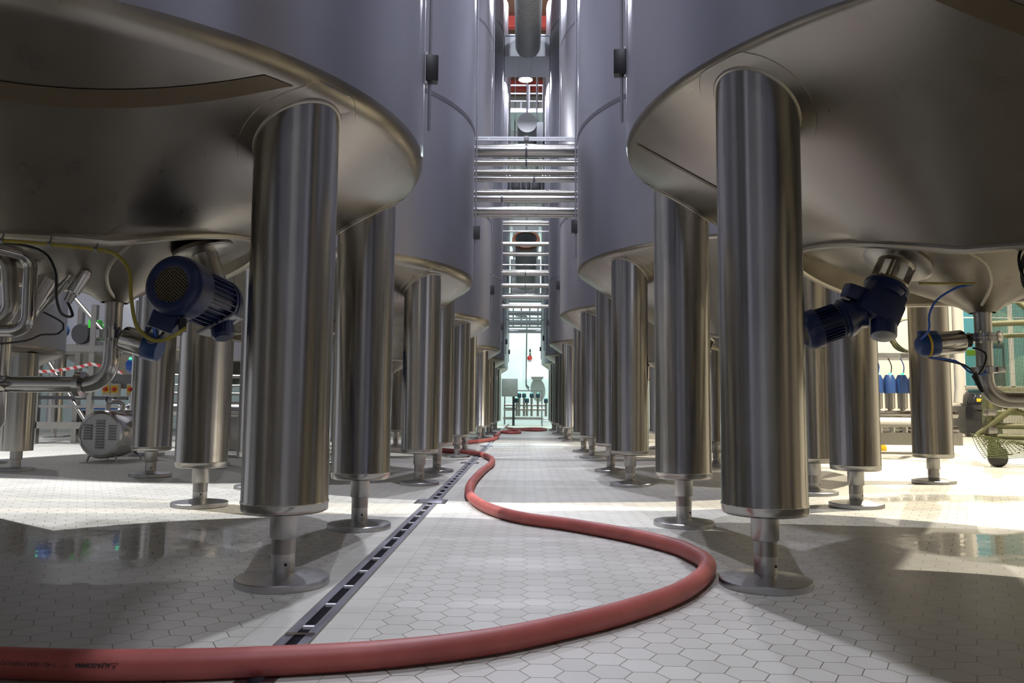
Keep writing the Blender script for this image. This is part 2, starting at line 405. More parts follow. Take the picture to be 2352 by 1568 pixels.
def make_tank(label, side, c, y, R, zr, sl, Rl, ring, rk, boxrel, apex, beadrel):
    cx = side * c; O = Vector((cx, y, 0))
    root = thing('fermentation_tank', (cx, y, 0), label, 'tank', 'tanks along the aisle')
    zt = 17.4
    zcone = lambda r: zr - sl * (R - r)
    fil = fillet((R, zr + .5), (R, zr), (Rl, zcone(Rl)), rk)
    fp = sorted(fil)
    def zprof(q):
        for (r0, z0), (r1, z1) in zip(fp[:-1], fp[1:]):
            if r0 <= q <= r1 and r1 > r0: return z0 + (z1 - z0) * (q - r0) / (r1 - r0)
        return zr
    # cylinder wall with domed top
    prof = [(0, zt + .95), (R * .35, zt + .88), (R * .65, zt + .66), (R * .87, zt + .36), (R * .97, zt + .12), (R, zt), (R, 14), (R, 9.3), (R, 5.1), (R, zr + .5), fil[1]]
    obj('shell', MB().lathe(prof, O, n=96), M['shell'], root)
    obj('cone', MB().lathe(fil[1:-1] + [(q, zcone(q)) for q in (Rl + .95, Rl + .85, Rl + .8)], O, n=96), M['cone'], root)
    for z in (5.1, 9.3, 13.4):
        obj('seam_band', MB().lathe([(R - .01, z - .03), (R + .006, z - .03), (R + .006, z + .03), (R - .01, z + .03)], O, n=96), M['seamdark'], root)
    # skirt: the lower edge of the cladding dips on the side away from the agitator
    az0 = 0 if side < 0 else pi           # towards the aisle
    def lip(t):
        # t: angle from the aisle direction, positive towards the viewer
        a = (t + radians(15)) * 90 / 70
        return 1.97 + (.24 * cos(a) if abs(a) < pi / 2 else 0)
    n = 96; v = []; fs = []
    for i in range(n):
        t = 2 * pi * i / n - pi; a = az0 + (-t if side < 0 else t); z = lip(t); e = Vector((cos(a), sin(a), 0))
        rows = []
        for t_ in (0, .15, .3, .45, .6, .75, .88, 1):
            r = Rl + .8 * (1 - t_); rows.append((r, zcone(r) + (z - zcone(Rl)) * t_ ** 2.2))
        rows += [(Rl - .02, z), (Rl - .02, 2.42)]
        for r, zz in rows: v.append(O + e * r + Vector((0, 0, zz)))
    m_ = len(rows)
    for i in range(n):
        j = (i + 1) % n
        for k in range(m_ - 1): fs.append((i * m_ + k, j * m_ + k, j * m_ + k + 1, i * m_ + k + 1))
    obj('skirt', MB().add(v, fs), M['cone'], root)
    v = []; m = []
    for i in range(n):
        t = 2 * pi * i / n - pi; a = az0 + (-t if side < 0 else t)
        m.append(O + Vector((cos(a) * (Rl + .004), sin(a) * (Rl + .004), lip(t))))
    obj('lip', MB().tube(m, .026, 8, closed=True), M['weld'], root)
    zin = lambda r: 1.75 + .45 * (r - .09)
    lc = MB().lathe([(Rl - .01, zin(Rl) + .02), (Rl * .7, zin(Rl * .7)), (Rl * .4, zin(Rl * .4)), (.15, zin(.15)), (.09, 1.73)], O, n=64)
    for q in lc.v: q.x += apex * (1 - ((q - O).to_2d().length - .09) / (Rl - .1))
    obj('lower_cone', lc, M['cone'], root)
    bead = spline([O + Vector(q) for q in beadrel], .05)
    obj('weld_bead', MB().tube(bead, .012, 6), M['weld'], root)
    # legs
    for k in range(6):
        a = az0 + radians(30 + 60 * k); e = Vector((cos(a), sin(a), 0)); B = O + e * ring; r = .242; zg = zf(B.x)
        top = zcone(ring) + .25
        zin_ = lambda th: zprof(min(((B + Vector((cos(th) * r, sin(th) * r, 0))) - O).to_2d().length, R - .012))
        vv = []; ff = []; nn = 40
        # column ends on the slanted cone, with a rolled foot rim
        rows = [(0, .405), (r - .02, .405), (r, .415), (r, .45), (r + .004, .455), (r + .004, .465), (r, .47)]
        for (rr, zz) in rows:
            for i in range(nn): vv.append(B + Vector((cos(2 * pi * i / nn) * rr, sin(2 * pi * i / nn) * rr, zz)))
        for i in range(nn):
            th = 2 * pi * i / nn; vv.append(B + Vector((cos(th) * r, sin(th) * r, zin_(th) + .03)))
        for j in range(len(rows)):
            for i in range(nn):
                l = (i + 1) % nn; ff.append((j * nn + i, j * nn + l, (j + 1) * nn + l, (j + 1) * nn + i))
        leg = obj('leg', MB().add(vv, ff), M['leg'], root)
        # reinforcing pad and weld around the top
        bd = [B + Vector((cos(2 * pi * i / 40) * r, sin(2 * pi * i / 40) * r, zin_(2 * pi * i / 40) - .004)) for i in range(40)]
        obj('weld_bead', MB().tube(bd, .013, 6, closed=True), M['weld'], leg)
        pad = MB(); v = []; ff = []
        for rr, dz in ((r * .9, -.006), (r * 1.38, -.006), (r * 1.40, .006)):
            for i in range(48):
                th = 2 * pi * i / 48; p = B + Vector((cos(th) * rr, sin(th) * rr, 0)); q = (p - O).to_2d().length
                if q > R - .012: p = O + (p - O) * ((R - .012) / q); q = R - .012
                v.append(Vector((p.x, p.y, zprof(q) + dz)))
        for j in range(2):
            for i in range(48):
                l = (i + 1) % 48; ff.append((j * 48 + i, j * 48 + l, (j + 1) * 48 + l, (j + 1) * 48 + i))
        obj('reinforcing_pad', MB().add(v, ff), M['cone'], leg)
        obj('foot_sleeve', MB().lathe([(.079, .41), (.079, .262), (.074, .255), (.066, .255)], B, n=28), M['stem'], leg)
        st = MB().lathe([(.066, .17), (.066, zg + .07), (.061, zg + .06), (0, zg + .06)], B, n=28)
        obj('foot_stem', st, M['stem'], leg)
        obj('foot_thread', MB().lathe([(.067, .256), (.067, .17)], B, n=28), M['stem_dark'], leg)
        hd = Vector((.45 if side < 0 else .7, -.8, 0)).normalized()
        obj('adjusting_hole', MB().cyl(B + hd * .05 + Vector((0, 0, zg + .115)), B + hd * .068 + Vector((0, 0, zg + .115)), .009, n=12), M['draindark'], leg)
        obj('foot_plate', MB().lathe([(0, zg + .068), (.07, zg + .068), (.255, zg + .042), (.262, zg + .036), (.262, zg + .002), (0, zg + .002)], B, n=72), M['plate'], leg, angle=8)
    # outlet
    obj('outlet_pipe', MB().lathe([(.058, 1.86), (.066, 1.74), (.058, 1.70), (.058, 1.56), (.05, 1.56)], O + Vector((apex, 0, 0)), n=24), M['dullpipe'], root)
    # sensor box and conduit on the wall
    bx = O + Vector((boxrel[0], boxrel[1], boxrel[2])); e = Vector((boxrel[0], boxrel[1], 0)).normalized(); rot = Matrix((e, Vector((-e.y, e.x, 0)), (0, 0, 1))).transposed()
    b = obj('sensor_box', MB().bbox(bx + e * .05, (.10, .085, .21), .008, rot), M['boxgrey'], root)
    obj('bracket', MB().box(bx + e * .0, (.03, .06, .25), rot), M['galv'], b)
    cnd = MB().tube([bx + e * .035 + Vector((0, 0, -.1)), bx + e * .035 + Vector((0, 0, -.5))], .014, 8)
    cnd.tube([bx + e * .035 + Vector((0, 0, .1)), bx + e * .035 + Vector((0, 0, 11.5))], .014, 8)
    obj('conduit', cnd, M['galv'], root)
    return root

P = 5.7
LC, LY, LR = 3.13, 5.47, 2.356
RC, RY, RR = 3.37, 5.70, 2.59
tl = make_tank('big steel tank with a wide cone bottom on the left, closest to the viewer', -1, LC, LY, LR, 2.80, .605, 1.15, 2.04, .16, (2.33, .40, 3.66), .17, [(.557, -.557, 2.044), (.389, -.452, 1.951), (.293, -.344, 1.882), (.235, -.202, 1.808), (.215, -.055, 1.74)])
tr = make_tank('big steel tank with a wide cone bottom on the right, closest to the viewer', 1, RC, RY, RR, 3.05, .68, 1.30, 2.28, .07, (-2.56, .40, 3.82), 0, [(-.461, -.632, 2.061), (-.306, -.566, 1.999), (-.177, -.417, 1.913), (-.115, -.278, 1.845), (-.073, -.122, 1.773)])
LYS = [LY - P, LY + P, LY + 2 * P, 24.7, 30.4, 36.1]; RYS = [RY - P, RY + P, RY + 2 * P, 24.8, 30.5, 36.2]
ords = ['beside the camera, only its lit rim shading the floor', 'second along the aisle', 'third along the aisle, just behind the upper crossing pipes', 'fourth along the aisle beyond the wide gap', 'fifth along the aisle', 'last along the aisle by the white wall']
for k in range(6):
    dup(tl, (-LC, LYS[k], 0), 'steel tank in the left row, ' + ords[k])
    dup(tr, (RC, RYS[k], 0), 'steel tank in the right row, ' + ords[k])

# brown strips on the two nearest cones, laid on the cone as planar cuts
def cone_strip(tank, side, c, y, R, zr, sl, p0, p1, sag, wdt, name):
    O = Vector((side * c, y, 0)); mb = MB(); v = []
    n = 40
    for k in range(n + 1):
        u = k / n
        p = Vector(p0).lerp(Vector(p1), u); nrm = Vector((-(Vector(p1) - Vector(p0)).y, (Vector(p1) - Vector(p0)).x, 0)).normalized()
        p = p + nrm * sag * 4 * u * (1 - u)
        for s in (-1, 1):
            q = p + nrm * s * wdt / 2; r = (q - O).to_2d().length; r = min(r, R - .06)
            d = (q - O).to_2d().normalized() * r
            v.append(Vector((O.x + d.x, O.y + d.y, zr - sl * (R - r) - .005)))
    fs = [(2 * k, 2 * k + 1, 2 * k + 3, 2 * k + 2) for k in range(n)]
    return obj(name, mb.add(v, fs), M['seam'], tank)
cone_strip(tl, -1, LC, LY, LR, 2.80, .605, (-3.3, 3.36, 0), (-1.26, 4.05, 0), .03, .10, 'seam_strip')
cone_strip(tr, 1, RC, RY, RR, 3.05, .68, (.80, 5.74, 0), (1.97, 5.44, 0), 0, .04, 'seam_strip')
cone_strip(tr, 1, RC, RY, RR, 3.05, .68, (1.95, 3.56, 0), (4.3, 3.72, 0), .0, .11, 'seam_strip')

# smaller tanks of the row further left
def small_tank(x, y, R, zr, H, label):
    root = thing('storage_tank', (x, y, 0), label, 'tank'); O = Vector((x, y, 0))
    fil = fillet((R, zr + .5), (R, zr), (.2, zr - .5 * (R - .2)), .12)
    obj('shell', MB().lathe([(0, H + .4), (R * .7, H + .3), (R, H), (R, zr + .5)] + fil[1:2], O, n=72), M['shell'], root)
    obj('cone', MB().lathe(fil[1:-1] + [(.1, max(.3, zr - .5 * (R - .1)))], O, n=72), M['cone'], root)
    for k in range(3):
        a = radians(-15 + 120 * k); B = O + Vector((cos(a), sin(a), 0)) * (R - .215); z0 = zf(B.x)
        lg = obj('leg', MB().lathe([(0, .36), (.2, .36), (.2, zr - .02)], B, n=28), M['leg'], root)
        obj('foot_stem', MB().lathe([(.075, .37), (.075, .24), (.062, .235), (.062, z0 + .05)], B, n=20), M['stem'], lg)
        obj('foot_plate', MB().lathe([(0, z0 + .05), (.07, z0 + .05), (.24, z0 + .03), (.24, z0 + .002), (0, z0 + .002)], B, n=36), M['plate'], lg)
    return root
small_tank(-7.92, 10.83, 1.2, 1.72, 7.5, 'low steel tank at the far left edge, behind the tee pipe')
small_tank(-11.2, 22.2, 2.3, 2.5, 12, 'dark coned steel tank behind the pipe rack and green pump')
small_tank(-11.2, 27.8, 2.3, 2.5, 12, 'steel tank behind the dark coned one, far to the left')
small_tank(-7.6, 29.5, 1.7, 2.2, 12, 'distant steel tank between the legs of the left row')

# ------------------------------------------------------------------ agitators
def frame_from(z, xhint):
    z = Vector(z).normalized(); x = Vector(xhint); x = (x - z * x.dot(z)).normalized(); y = z.cross(x)
    return Matrix((x, y, z)).transposed()

def motor(root, fan, m, r, L, upv, grille=True):
    """motor with fan cover at the point fan, running along m"""
    m = Vector(m).normalized(); fan = Vector(fan); Rm = frame_from(m, upv)
    c0 = L * .34
    cover = obj('fan_cover', MB().lathe([(r * .58, .012), (r * .72, 0), (r * .86, .004), (r * .97, .025), (r, .06), (r, c0), (r * .97, c0), (r * .9, .08)], fan, m, 40), M['blue'], root)
    if grille:
        g = MB(); gr = r * .60; st = gr / 7.2
        for ax_ in (0, 1):
            for k in range(-7, 8):
                t = k * st; h = sqrt(max(gr * gr - t * t, 0))
                if h < .005: continue
                a, b = (Vector((t, -h, .012)), Vector((t, h, .012))) if ax_ else (Vector((-h, t, .016)), Vector((h, t, .016)))
                R45 = Matrix.Rotation(radians(38), 3, 'Z')
                g.tube([fan + Rm @ (R45 @ a), fan + Rm @ (R45 @ b)], st * .2, 4)
        obj('fan_grille', g, M['grille'], cover)
        obj('grille_backing', MB().cyl(fan + m * .03, fan + m * .04, gr, n=32), M['draindark'], cover)
    body = MB().lathe([(0, c0 - .03), (r * .76, c0 - .03), (r * .76, L - .03), (r * .86, L - .03), (r * .86, L), (0, L)], fan, m, 32)
    for k in range(28):
        a = 2 * pi * k / 28; e = Rm @ Vector((cos(a), sin(a), 0)); rt = frame_from(m, e)
        body.box(fan + m * ((c0 + L - .05) / 2) + e * (r * .82), (r * .17, r * .035, L - .05 - c0), rt)
    obj('motor_body', body, M['blue'], root)
    return Rm

# right hand agitator
def agitator_right(label):
    Mp = Vector((2.62, 5.43, 2.06)); a = Vector((-.46, -.16, -.87)).normalized()
    root = thing('agitator_drive', (2.62, 5.43, 1.4), label, 'motor', 'agitator drives under the tanks')
    fr = frame_from(a, (0, -1, 0))
    obj('mounting_flange', MB().lathe([(0, -.06), (.20, -.03), (.21, 0), (.19, .012), (.115, .02), (.11, .045), (0, .045)], Mp, a, 40), M['dullpipe'], root)
    for k in range(4):
        t = radians(35 + 90 * k); e = fr @ Vector((cos(t), sin(t), 0))
        obj('lantern_post', MB().box(Mp + a * .105 + e * .095, (.04, .018, .15), frame_from(a, e)), M['pipe'], root)
    obj('shaft', MB().cyl(Mp, Mp + a * .22, .03), M['dullpipe'], root)
    obj('lantern_ring', MB().lathe([(.07, .165), (.128, .165), (.128, .185), (.07, .185)], Mp, a, 40), M['pipe'], root)
    gb = MB().lathe([(0, .185), (.135, .185), (.135, .205), (.122, .21), (.118, .25), (0, .25)], Mp, a, 40)
    G = Mp + a * .33
    gb.bbox(G + fr @ Vector((.0, .0, 0)), (.205, .23, .21), .03, fr)
    gb.bbox(G + a * .03, (.17, .26, .15), .02, fr)
    for k in range(4):
        t = radians(45 + 90 * k); e = fr @ Vector((cos(t), sin(t), 0)); gb.cyl(Mp + a * .2 + e * .115, Mp + a * .225 + e * .115, .012, n=8)
    obj('gearbox', gb, M['blue'], root)
    mo = Vector((-.93, .10, -.33)).normalized()
    J = G + mo * .05
    obj('motor_adapter', MB().lathe([(.10, .06), (.095, .10), (.12, .14), (.125, .17), (.09, .18)], J, mo, 36), M['blue'], root)
    motor(root, J + mo * .43, -mo, .125, .27, (0, 0, 1))
    cap = G + Vector((.0, -.06, -.16))
    ca = Vector((-.22, -.35, -.91)).normalized()
    obj('input_cover', MB().lathe([(.075, -.10), (.075, .03), (.07, .036)], cap, ca, 32), M['blue'], root)
    obj('end_cap', MB().lathe([(.071, .034), (.06, .042), (0, .044)], cap, ca, 32), M['galv'], root, label='pale grey end cap')
    tb = J + mo * .12 + Vector((.02, -.02, .14))
    obj('terminal_box', MB().bbox(tb, (.14, .10, .09), .012, frame_from((.3, -.1, .95), (1, 0, .3))), M['blue'], root)
    return root
agr = agitator_right('blue geared motor hanging under the nearest right tank, fan end to the left')
agr.scale = (1.12, 1.12, 1.12); agr.location = (2.63, 5.43, 1.31)
for k, lb in ((1, 'second'), (2, 'third')):
    dup(agr, (2.63, 5.43 + k * P, 1.31), 'blue geared motor under the %s tank of the right row, mostly behind legs' % lb)

def agitator_left(label):
    fan = Vector((-2.085, 4.45, 1.71)); m = Vector((.17, .98, -.10)).normalized()
    root = thing('agitator_drive', (-2.05, 5.0, 1.4), label, 'motor', 'agitator drives under the tanks')
    Rm = motor(root, fan, m, .185, .50, (0, 0, 1))
    E = fan + m * .50
    gb = MB().lathe([(.15, -.01), (.165, .0), (.165, .03), (.12, .04), (.11, .1)], E, m, 36)
    gb.bbox(E + m * .20 + Vector((-.09, 0, .02)), (.2, .24, .2), .03)
    obj('gearbox', gb, M['blue'], root)
    obj('base_foot', MB().bbox(E + m * .02 + Vector((.03, -.03, -.14)), (.26, .20, .022), .006, Matrix.Rotation(radians(-28), 3, 'Y')), M['galv'], root, label='pale grey mounting plate')
    obj('input_cover', MB().lathe([(.07, 0), (.07, .09), (.05, .11), (0, .11)], E + m * .0 + Vector((.045, -.03, -.13)), (.25, -.25, -.9), 28), M['blue'], root)
    tb = MB().bbox(fan + m * .12 + Vector((-.075, 0, -.20)), (.16, .15, .12), .015, Matrix.Rotation(radians(20), 3, 'Y'))
    t = obj('terminal_box', tb, M['blue'], root)
    obj('cable_gland', MB().cyl(fan + m * .10 + Vector((.03, -.02, -.19)), fan + m * .10 + Vector((.04, -.03, -.265)), .026, .02, 14), M['boxgrey'], t)
    Mp = Vector((-2.22, 5.22, 2.05)); a = Vector((.30, .02, -.93)).normalized()
    obj('mounting_flange', MB().lathe([(0, -.06), (.20, -.03), (.21, 0), (.19, .012), (.09, .02), (.085, .10), (.095, .12), (.095, .22)], Mp, a, 40), M['dullpipe'], root)
    return root
agl = agitator_left('dark blue motor with round fan grille under the nearest left tank')
for k, lb in ((1, 'second'), (2, 'third')):
    dup(agl, (-2.05, 5.0 + k * P, 1.4), 'dark blue fan motor under the %s tank of the left row, behind legs' % lb)

# ------------------------------------------------------------------ outlet valves and pipes
def clamp_ring(mb, c, ax, r, w=.03):
    mb.lathe([(r, -w), (r + .035, -w * .7), (r + .035, w * .7), (r, w)], c, ax, 28)
def outlet_right():
    o = (RC, RY)
    pp = bend([(RC, RY, 1.58), (RC, RY, 1.09), (RC + 3.4, RY + .1, 1.09)], .16, 10)
    root = thing('drain_pipe', (RC, RY, 1.03), 'dark steel drain pipe with an elbow below the nearest right tank', 'pipe')
    obj('pipe', MB().tube(pp, .056, 20), M['dullpipe'], root)
    c = MB(); clamp_ring(c, (RC, RY, 1.31), (0, 0, 1), .056, .028); c.bbox((RC + .07, RY - .07, 1.31), (.06, .05, .04), .008)
    obj('clamp', c, M['pipe'], root)
    v = thing('butterfly_valve', (RC - .2, RY - .05, 1.38), 'steel butterfly valve with navy actuator on the right drain pipe', 'valve')
    b = MB(); b.lathe([(.056, -.03), (.12, -.03), (.12, -.008), (.125, -.004), (.125, .004), (.12, .008), (.12, .03), (.056, .03)], (RC, RY, 1.545), (0, 0, 1), 32)
    for k in range(4):
        t = radians(45 + 90 * k); b.cyl((RC + .1 * cos(t), RY + .1 * sin(t), 1.50), (RC + .1 * cos(t), RY + .1 * sin(t), 1.59), .012, n=8)
    obj('valve_body', b, M['pipe'], v)
    a = Vector((-.97, .06, -.10)).normalized(); s = Vector((RC, RY, 1.535))
    obj('actuator_neck', MB().cyl(s + a * .10, s + a * .16, .05, n=20), M['boxgrey'], v)
    obj('actuator_body', MB().lathe([(0, .15), (.078, .15), (.085, .16), (.085, .34), (0, .34)], s, a, 32), M['pipe'], v)
    h = MB().lathe([(.088, .335), (.092, .35), (.092, .41), (.08, .45), (.05, .475), (0, .48)], s, a, 28); h.bbox(s + a * .40 + Vector((0, 0, .085)), (.13, .05, .035), .01)
    hh = obj('control_head', h, M['navy'], v); obj('marking_ring', MB().lathe([(.0925, .40), (.094, .402), (.094, .415), (.0925, .417)], s, a, 28), M['yellow'], hh)
    return s, a
sR, aR = outlet_right()
def outlet_left():
    pp = bend([(-LC + .17, LY, 1.58), (-LC + .17, LY, 1.14), (-LC - .62, LY, 1.14)], .18, 10)
    root = thing('drain_pipe', (-LC, LY, 1.08), 'steel drain pipe with an elbow below the nearest left tank', 'pipe')
    obj('pipe', MB().tube(pp, .058, 20), M['pipe'], root)
    c = MB(); clamp_ring(c, (-LC - .04, LY, 1.14), (1, 0, 0), .058, .03); obj('clamp', c, M['pipe'], root)
    t = MB(); t.tube([(-LC - .62, LY, 1.7), (-LC - .62, LY, .88), (-LC - .72, LY, .74)], .052, 18); t.lathe([(.05, .0), (.062, .0), (.066, .03), (.062, .12), (.05, .12)], (-LC - .61, LY - .13, 1.14), (0, 1, 0), 24)
    obj('tee_piece', t, M['pipe'], root); obj('tee_opening', MB().cyl((-LC - .61, LY - .115, 1.14), (-LC - .61, LY - .11, 1.14), .05, n=24), M['draindark'], root)
    v = thing('butterfly_valve', (-2.85, LY - .05, 1.32), 'steel butterfly valve with navy actuator on the left drain pipe', 'valve')
    s = Vector((-LC + .17, LY, 1.50)); a = Vector((.93, .08, -.28)).normalized()
    b = MB(); b.lathe([(.056, -.03), (.11, -.03), (.11, .03), (.056, .03)], s, (0, 0, 1), 32)
    for k in range(4):
        th = radians(20 + 90 * k); b.cyl(s + Vector((.1 * cos(th), .1 * sin(th), -.045)), s + Vector((.1 * cos(th), .1 * sin(th), .045)), .014, n=8)
    obj('valve_body', b, M['pipe'], v)
    obj('actuator_body', MB().lathe([(0, .07), (.06, .07), (.088, .085), (.092, .10), (.092, .245), (0, .245)], s, a, 32), M['pipe'], v)
    h = MB().lathe([(.096, .243), (.1, .25), (.1, .31), (.088, .35), (0, .36)], s, a, 28)
    for q in (-.03, .04): h.cyl(s + a * .28 + Vector((q, 0, .09)), s + a * .28 + Vector((q, 0, .14)), .015, n=10)
    obj('control_head', h, M['navy'], v)
    return s, a
sL, aL = outlet_left()

single('process_pipe', MB().tube(bend([(-3.95, 4.72, 2.0), (-3.42, 4.72, 2.0), (-3.28, 5.0, 1.98), (-3.27, 5.0, 1.48), (-4.2, 5.0, 1.47)], .1, 8), .043, 18), M['pipe'], 'shiny bent steel pipe looping back to the left, nearer the outlet', 'pipe', 'looping pipes beside the left drain')
single('process_pipe', MB().tube(bend([(-4.1, 5.1, 2.02), (-3.50, 5.1, 2.0), (-3.46, 5.12, 1.56), (-4.3, 5.1, 1.5)], .12, 8), .05, 18), M['dullpipe'], 'darker bent steel pipe at the left edge behind the shiny one', 'pipe', 'looping pipes beside the left drain')
single('process_pipe', MB().cyl((-3.26, 5.35, 2.10), (-3.53, 5.35, 1.60), .065, n=20), M['dullpipe'], 'slanting steel tube running down from the left tank', 'pipe')

def probe(p, a, r, L, label):
    a = Vector(a).normalized(); p = Vector(p); root = thing('sensor_probe', p, label, 'sensor', 'probes screwed into the left cone')
    obj('socket', MB().lathe([(0, 0), (r * 1.25, 0), (r * 1.25, L * .15), (r * .9, L * .2), (r * .9, L * .3), (0, L * .3)], p, a, 20), M['dullpipe'], root)
    obj('housing', MB().lathe([(0, L * .28), (r, L * .28), (r, L * .75), (r * .75, L * .78), (r * .6, L), (0, L)], p, a, 20), M['pipe'], root)
    return p + a * L
e1 = probe((-2.93, 5.1, 1.96), (-.42, -.02, -.80), .042, .31, 'short steel probe screwed into the left tank cone')
e2 = probe((-3.06, 5.15, 1.91), (-.62, 0, -.76), .026, .36, 'thin steel probe left of the short one on the cone')
def cable(pts, r, mat, label, group=None, cat='cable'):
    return single('cable', MB().tube(spline(pts, .03), r, 8), mat, label, cat, group)
cable([(-3.24, 4.5, 1.98), (-3.04, 4.7, 1.96), (-2.96, 4.75, 1.84), (-2.97, 4.8, 1.67), (-2.99, 4.9, 1.58), (-2.98, 5.0, 1.58), tuple(e1)], .009, M['black'], 'black cable looping below the left tank lip to the short probe', 'thin black cables')
cable([(-3.9, 4.6, 1.9), (-3.5, 4.5, 1.83), (-3.3, 4.6, 1.80), (-3.32, 4.65, 1.9), (-3.45, 4.6, 1.95)], .008, M['black'], 'black cable coil hanging at the left edge in front of the pipes', 'thin black cables')
cable([tuple(e2), (-3.22, 5.3, 1.56), (-3.25, 5.3, 1.49), (-3.37, 5.3, 1.48), (-3.47, 5.3, 1.44), (-3.7, 5.3, 1.41)], .007, M['black'], 'thin black cable sagging behind the upright tee pipe', 'thin black cables')
yc = [(-3.55, 4.1, 1.915), (-3.2, 4.18, 1.91), (-2.9, 4.25, 1.915), (-2.6, 4.42, 1.915), (-2.46, 4.5, 1.90), (-2.36, 4.5, 1.80), (-2.31, 4.45, 1.62), (-2.25, 4.42, 1.45), (-2.14, 4.42, 1.37), (-2.04, 4.43, 1.40), (-2.005, 4.5, 1.455)]
cable(yc, .011, M['yellowcable'], 'yellow cable hung along the left tank lip down to the motor')
for k in range(6):
    u = spline(yc[:5], .05); p = u[int((k + .5) / 6 * (len(u) - 1))]
    single('cable_clip', MB().cyl(p, p + Vector((0, .02, .06)), .006, n=6).lathe([(.012, -.008), (.017, -.008), (.017, .008), (.012, .008)], p, (1, .2, 0), 10), M['galv'], 'small steel clip hanging the yellow cable from the tank lip', 'clip', 'clips of the yellow cable')
hp = sR + aR * .44
cable([(3.02, 5.2, 1.86), (2.96, 5.3, 1.85), (2.88, 5.4, 1.78), (2.85, 5.45, 1.68), (2.87, 5.5, 1.58), tuple(hp + Vector((-.02, 0, .03)))], .008, M['bluecable'], 'blue cable curving down to the right valve actuator')
cable([tuple(hp + Vector((.05, 0, -.09))), (3.05, 5.5, 1.36), (3.15, 5.5, 1.28), (3.25, 5.5, 1.27), (3.33, 5.63, 1.30)], .007, M['bluecable'], 'blue cable dangling below the right valve to the clamp')
cable([tuple(hp + Vector((.05, .01, -.09))), (3.08, 5.45, 1.33), (3.16, 5.45, 1.26), (3.22, 5.45, 1.33), (3.26, 5.5, 1.42), (3.2, 5.55, 1.46)], .007, M['black'], 'black cable looped under the right valve actuator', 'thin black cables')
cable([(3.15, 5.45, 1.28), (3.17, 5.45, 1.22), (3.20, 5.45, 1.14), (3.17, 5.45, 1.20), (3.14, 5.45, 1.26)], .014, M['black'], 'bundled end of black cable hanging below the right valve', 'thin black cables')
cable([(2.66, 5.2, 1.865), (2.9, 5.2, 1.865), (3.03, 5.2, 1.865)], .008, M['yellowcable'], 'short yellow cable tray behind the right motor')
cc = MB()
for k in range(7):
    c0 = Vector((2.97 + .010 * k, 4.50 + .010 * (k % 3), 1.835)); rr = .14 + .012 * random.random()
    cc.tube([c0 + Vector((rr * .55 * cos(t), .05 * sin(t + k), rr * sin(t))) for t in [2 * pi * i / 30 for i in range(30)]], .009, 6, closed=True)
single('cable_coil', cc, M['black'], 'coil of black cable hanging at the right edge under the tank', 'cable')
vb = sL + aL * .32
cable([tuple(vb + Vector((0, 0, .05))), (-2.55, 5.2, 1.62), (-2.42, 5.1, 1.68), (-2.28, 4.9, 1.66)], .008, M['bluecable'], 'blue cable from the left valve up towards the fan motor')
cable([(-2.5, 5.1, 1.56), (-2.42, 5.0, 1.56), (-2.32, 4.9, 1.47), (-2.4, 4.9, 1.40), (-2.48, 5.0, 1.46), (-2.42, 5.0, 1.55), (-2.3, 4.8, 1.56)], .009, M['boxgrey'], 'grey cable coiled once beside the left fan motor', 'thin black cables')

# ------------------------------------------------------------------ drain, hose
dr = thing('floor_drain', (-.975, 20, 0), 'narrow steel slot drain running down the aisle floor', 'drain')
for s in (-1, 1):
    b = MB(); b.box((-.975 + s * .0465, (YF + YB) / 2, -.001), (.043, YB - YF, .008)); b.box((-.975 + s * .027, (YF + YB) / 2, -.045), (.004, YB - YF, .085))
    obj('flange', b, M['drain'], dr, smooth=False)
obj('channel', MB().box((-.975, (YF + YB) / 2, -.09), (.14, YB - YF, .01)), M['draindark'], dr, smooth=False)
y = 2.4
k = 0
while y < 40 and k < 94:
    obj('cross_bar', MB().box((-.975, y, -.004), (.052, .024 + .0006 * k, .012)), M['chrome'], dr, smooth=False); y += .402; k += 1
mb = MB()
for s in (-1, 1): mb.box((-.975 + s * .03, 3.46, .004), (.06, .03, .012))
obj('joint_strap', mb.box((-.975, 3.47, .004), (.13, .012, .008)), M['pipe'], dr, smooth=False)
for i, (yy, lb) in enumerate(((8.32, 'square steel cover plate over the slot drain, nearest'), (14.2, 'square steel cover plate further down the slot drain'), (20.4, 'square steel cover plate far down the slot drain'))):
    pl = thing('drain_cover', (-.985, yy, 0), lb, 'cover', 'covers of the slot drain')
    obj('plate', MB().bbox((-.985, yy, .006), (.25, .34, .012), .004), M['drain'], pl)
    for s in (-1, 1): obj('frame', MB().box((-.985 + s * .148, yy, .002), (.03, .34, .006)), M['draindark'], pl, smooth=False)

HR = .053
HOSE = [(-2.3, 2.86), (-2.0, 2.865), (-1.66, 2.865), (-1.43, 2.885), (-1.12, 2.92), (-0.82, 2.98), (-0.58, 3.04), (-0.34, 3.13), (-0.09, 3.26), (0.19, 3.47), (0.47, 3.72), (0.78, 4.08), (0.98, 4.43),
        (1.11, 4.76), (1.145, 5.0), (1.12, 5.22), (1.07, 5.45), (0.89, 5.81), (0.67, 6.12), (0.35, 6.48), (-0.01, 6.81), (-0.3, 7.34), (-0.51, 8.08), (-0.62, 8.9), (-0.66, 10.06), (-0.63, 11.72), (-0.56, 13.3),
        (-0.62, 14.65), (-0.87, 15.95), (-1.1, 16.45), (-1.42, 16.85), (-1.85, 17.3), (-2.2, 18.1), (-2.2, 19.2), (-1.95, 20.2), (-1.55, 21.4), (-1.15, 22.7), (-.94, 24.0), (-.86, 25.2)]
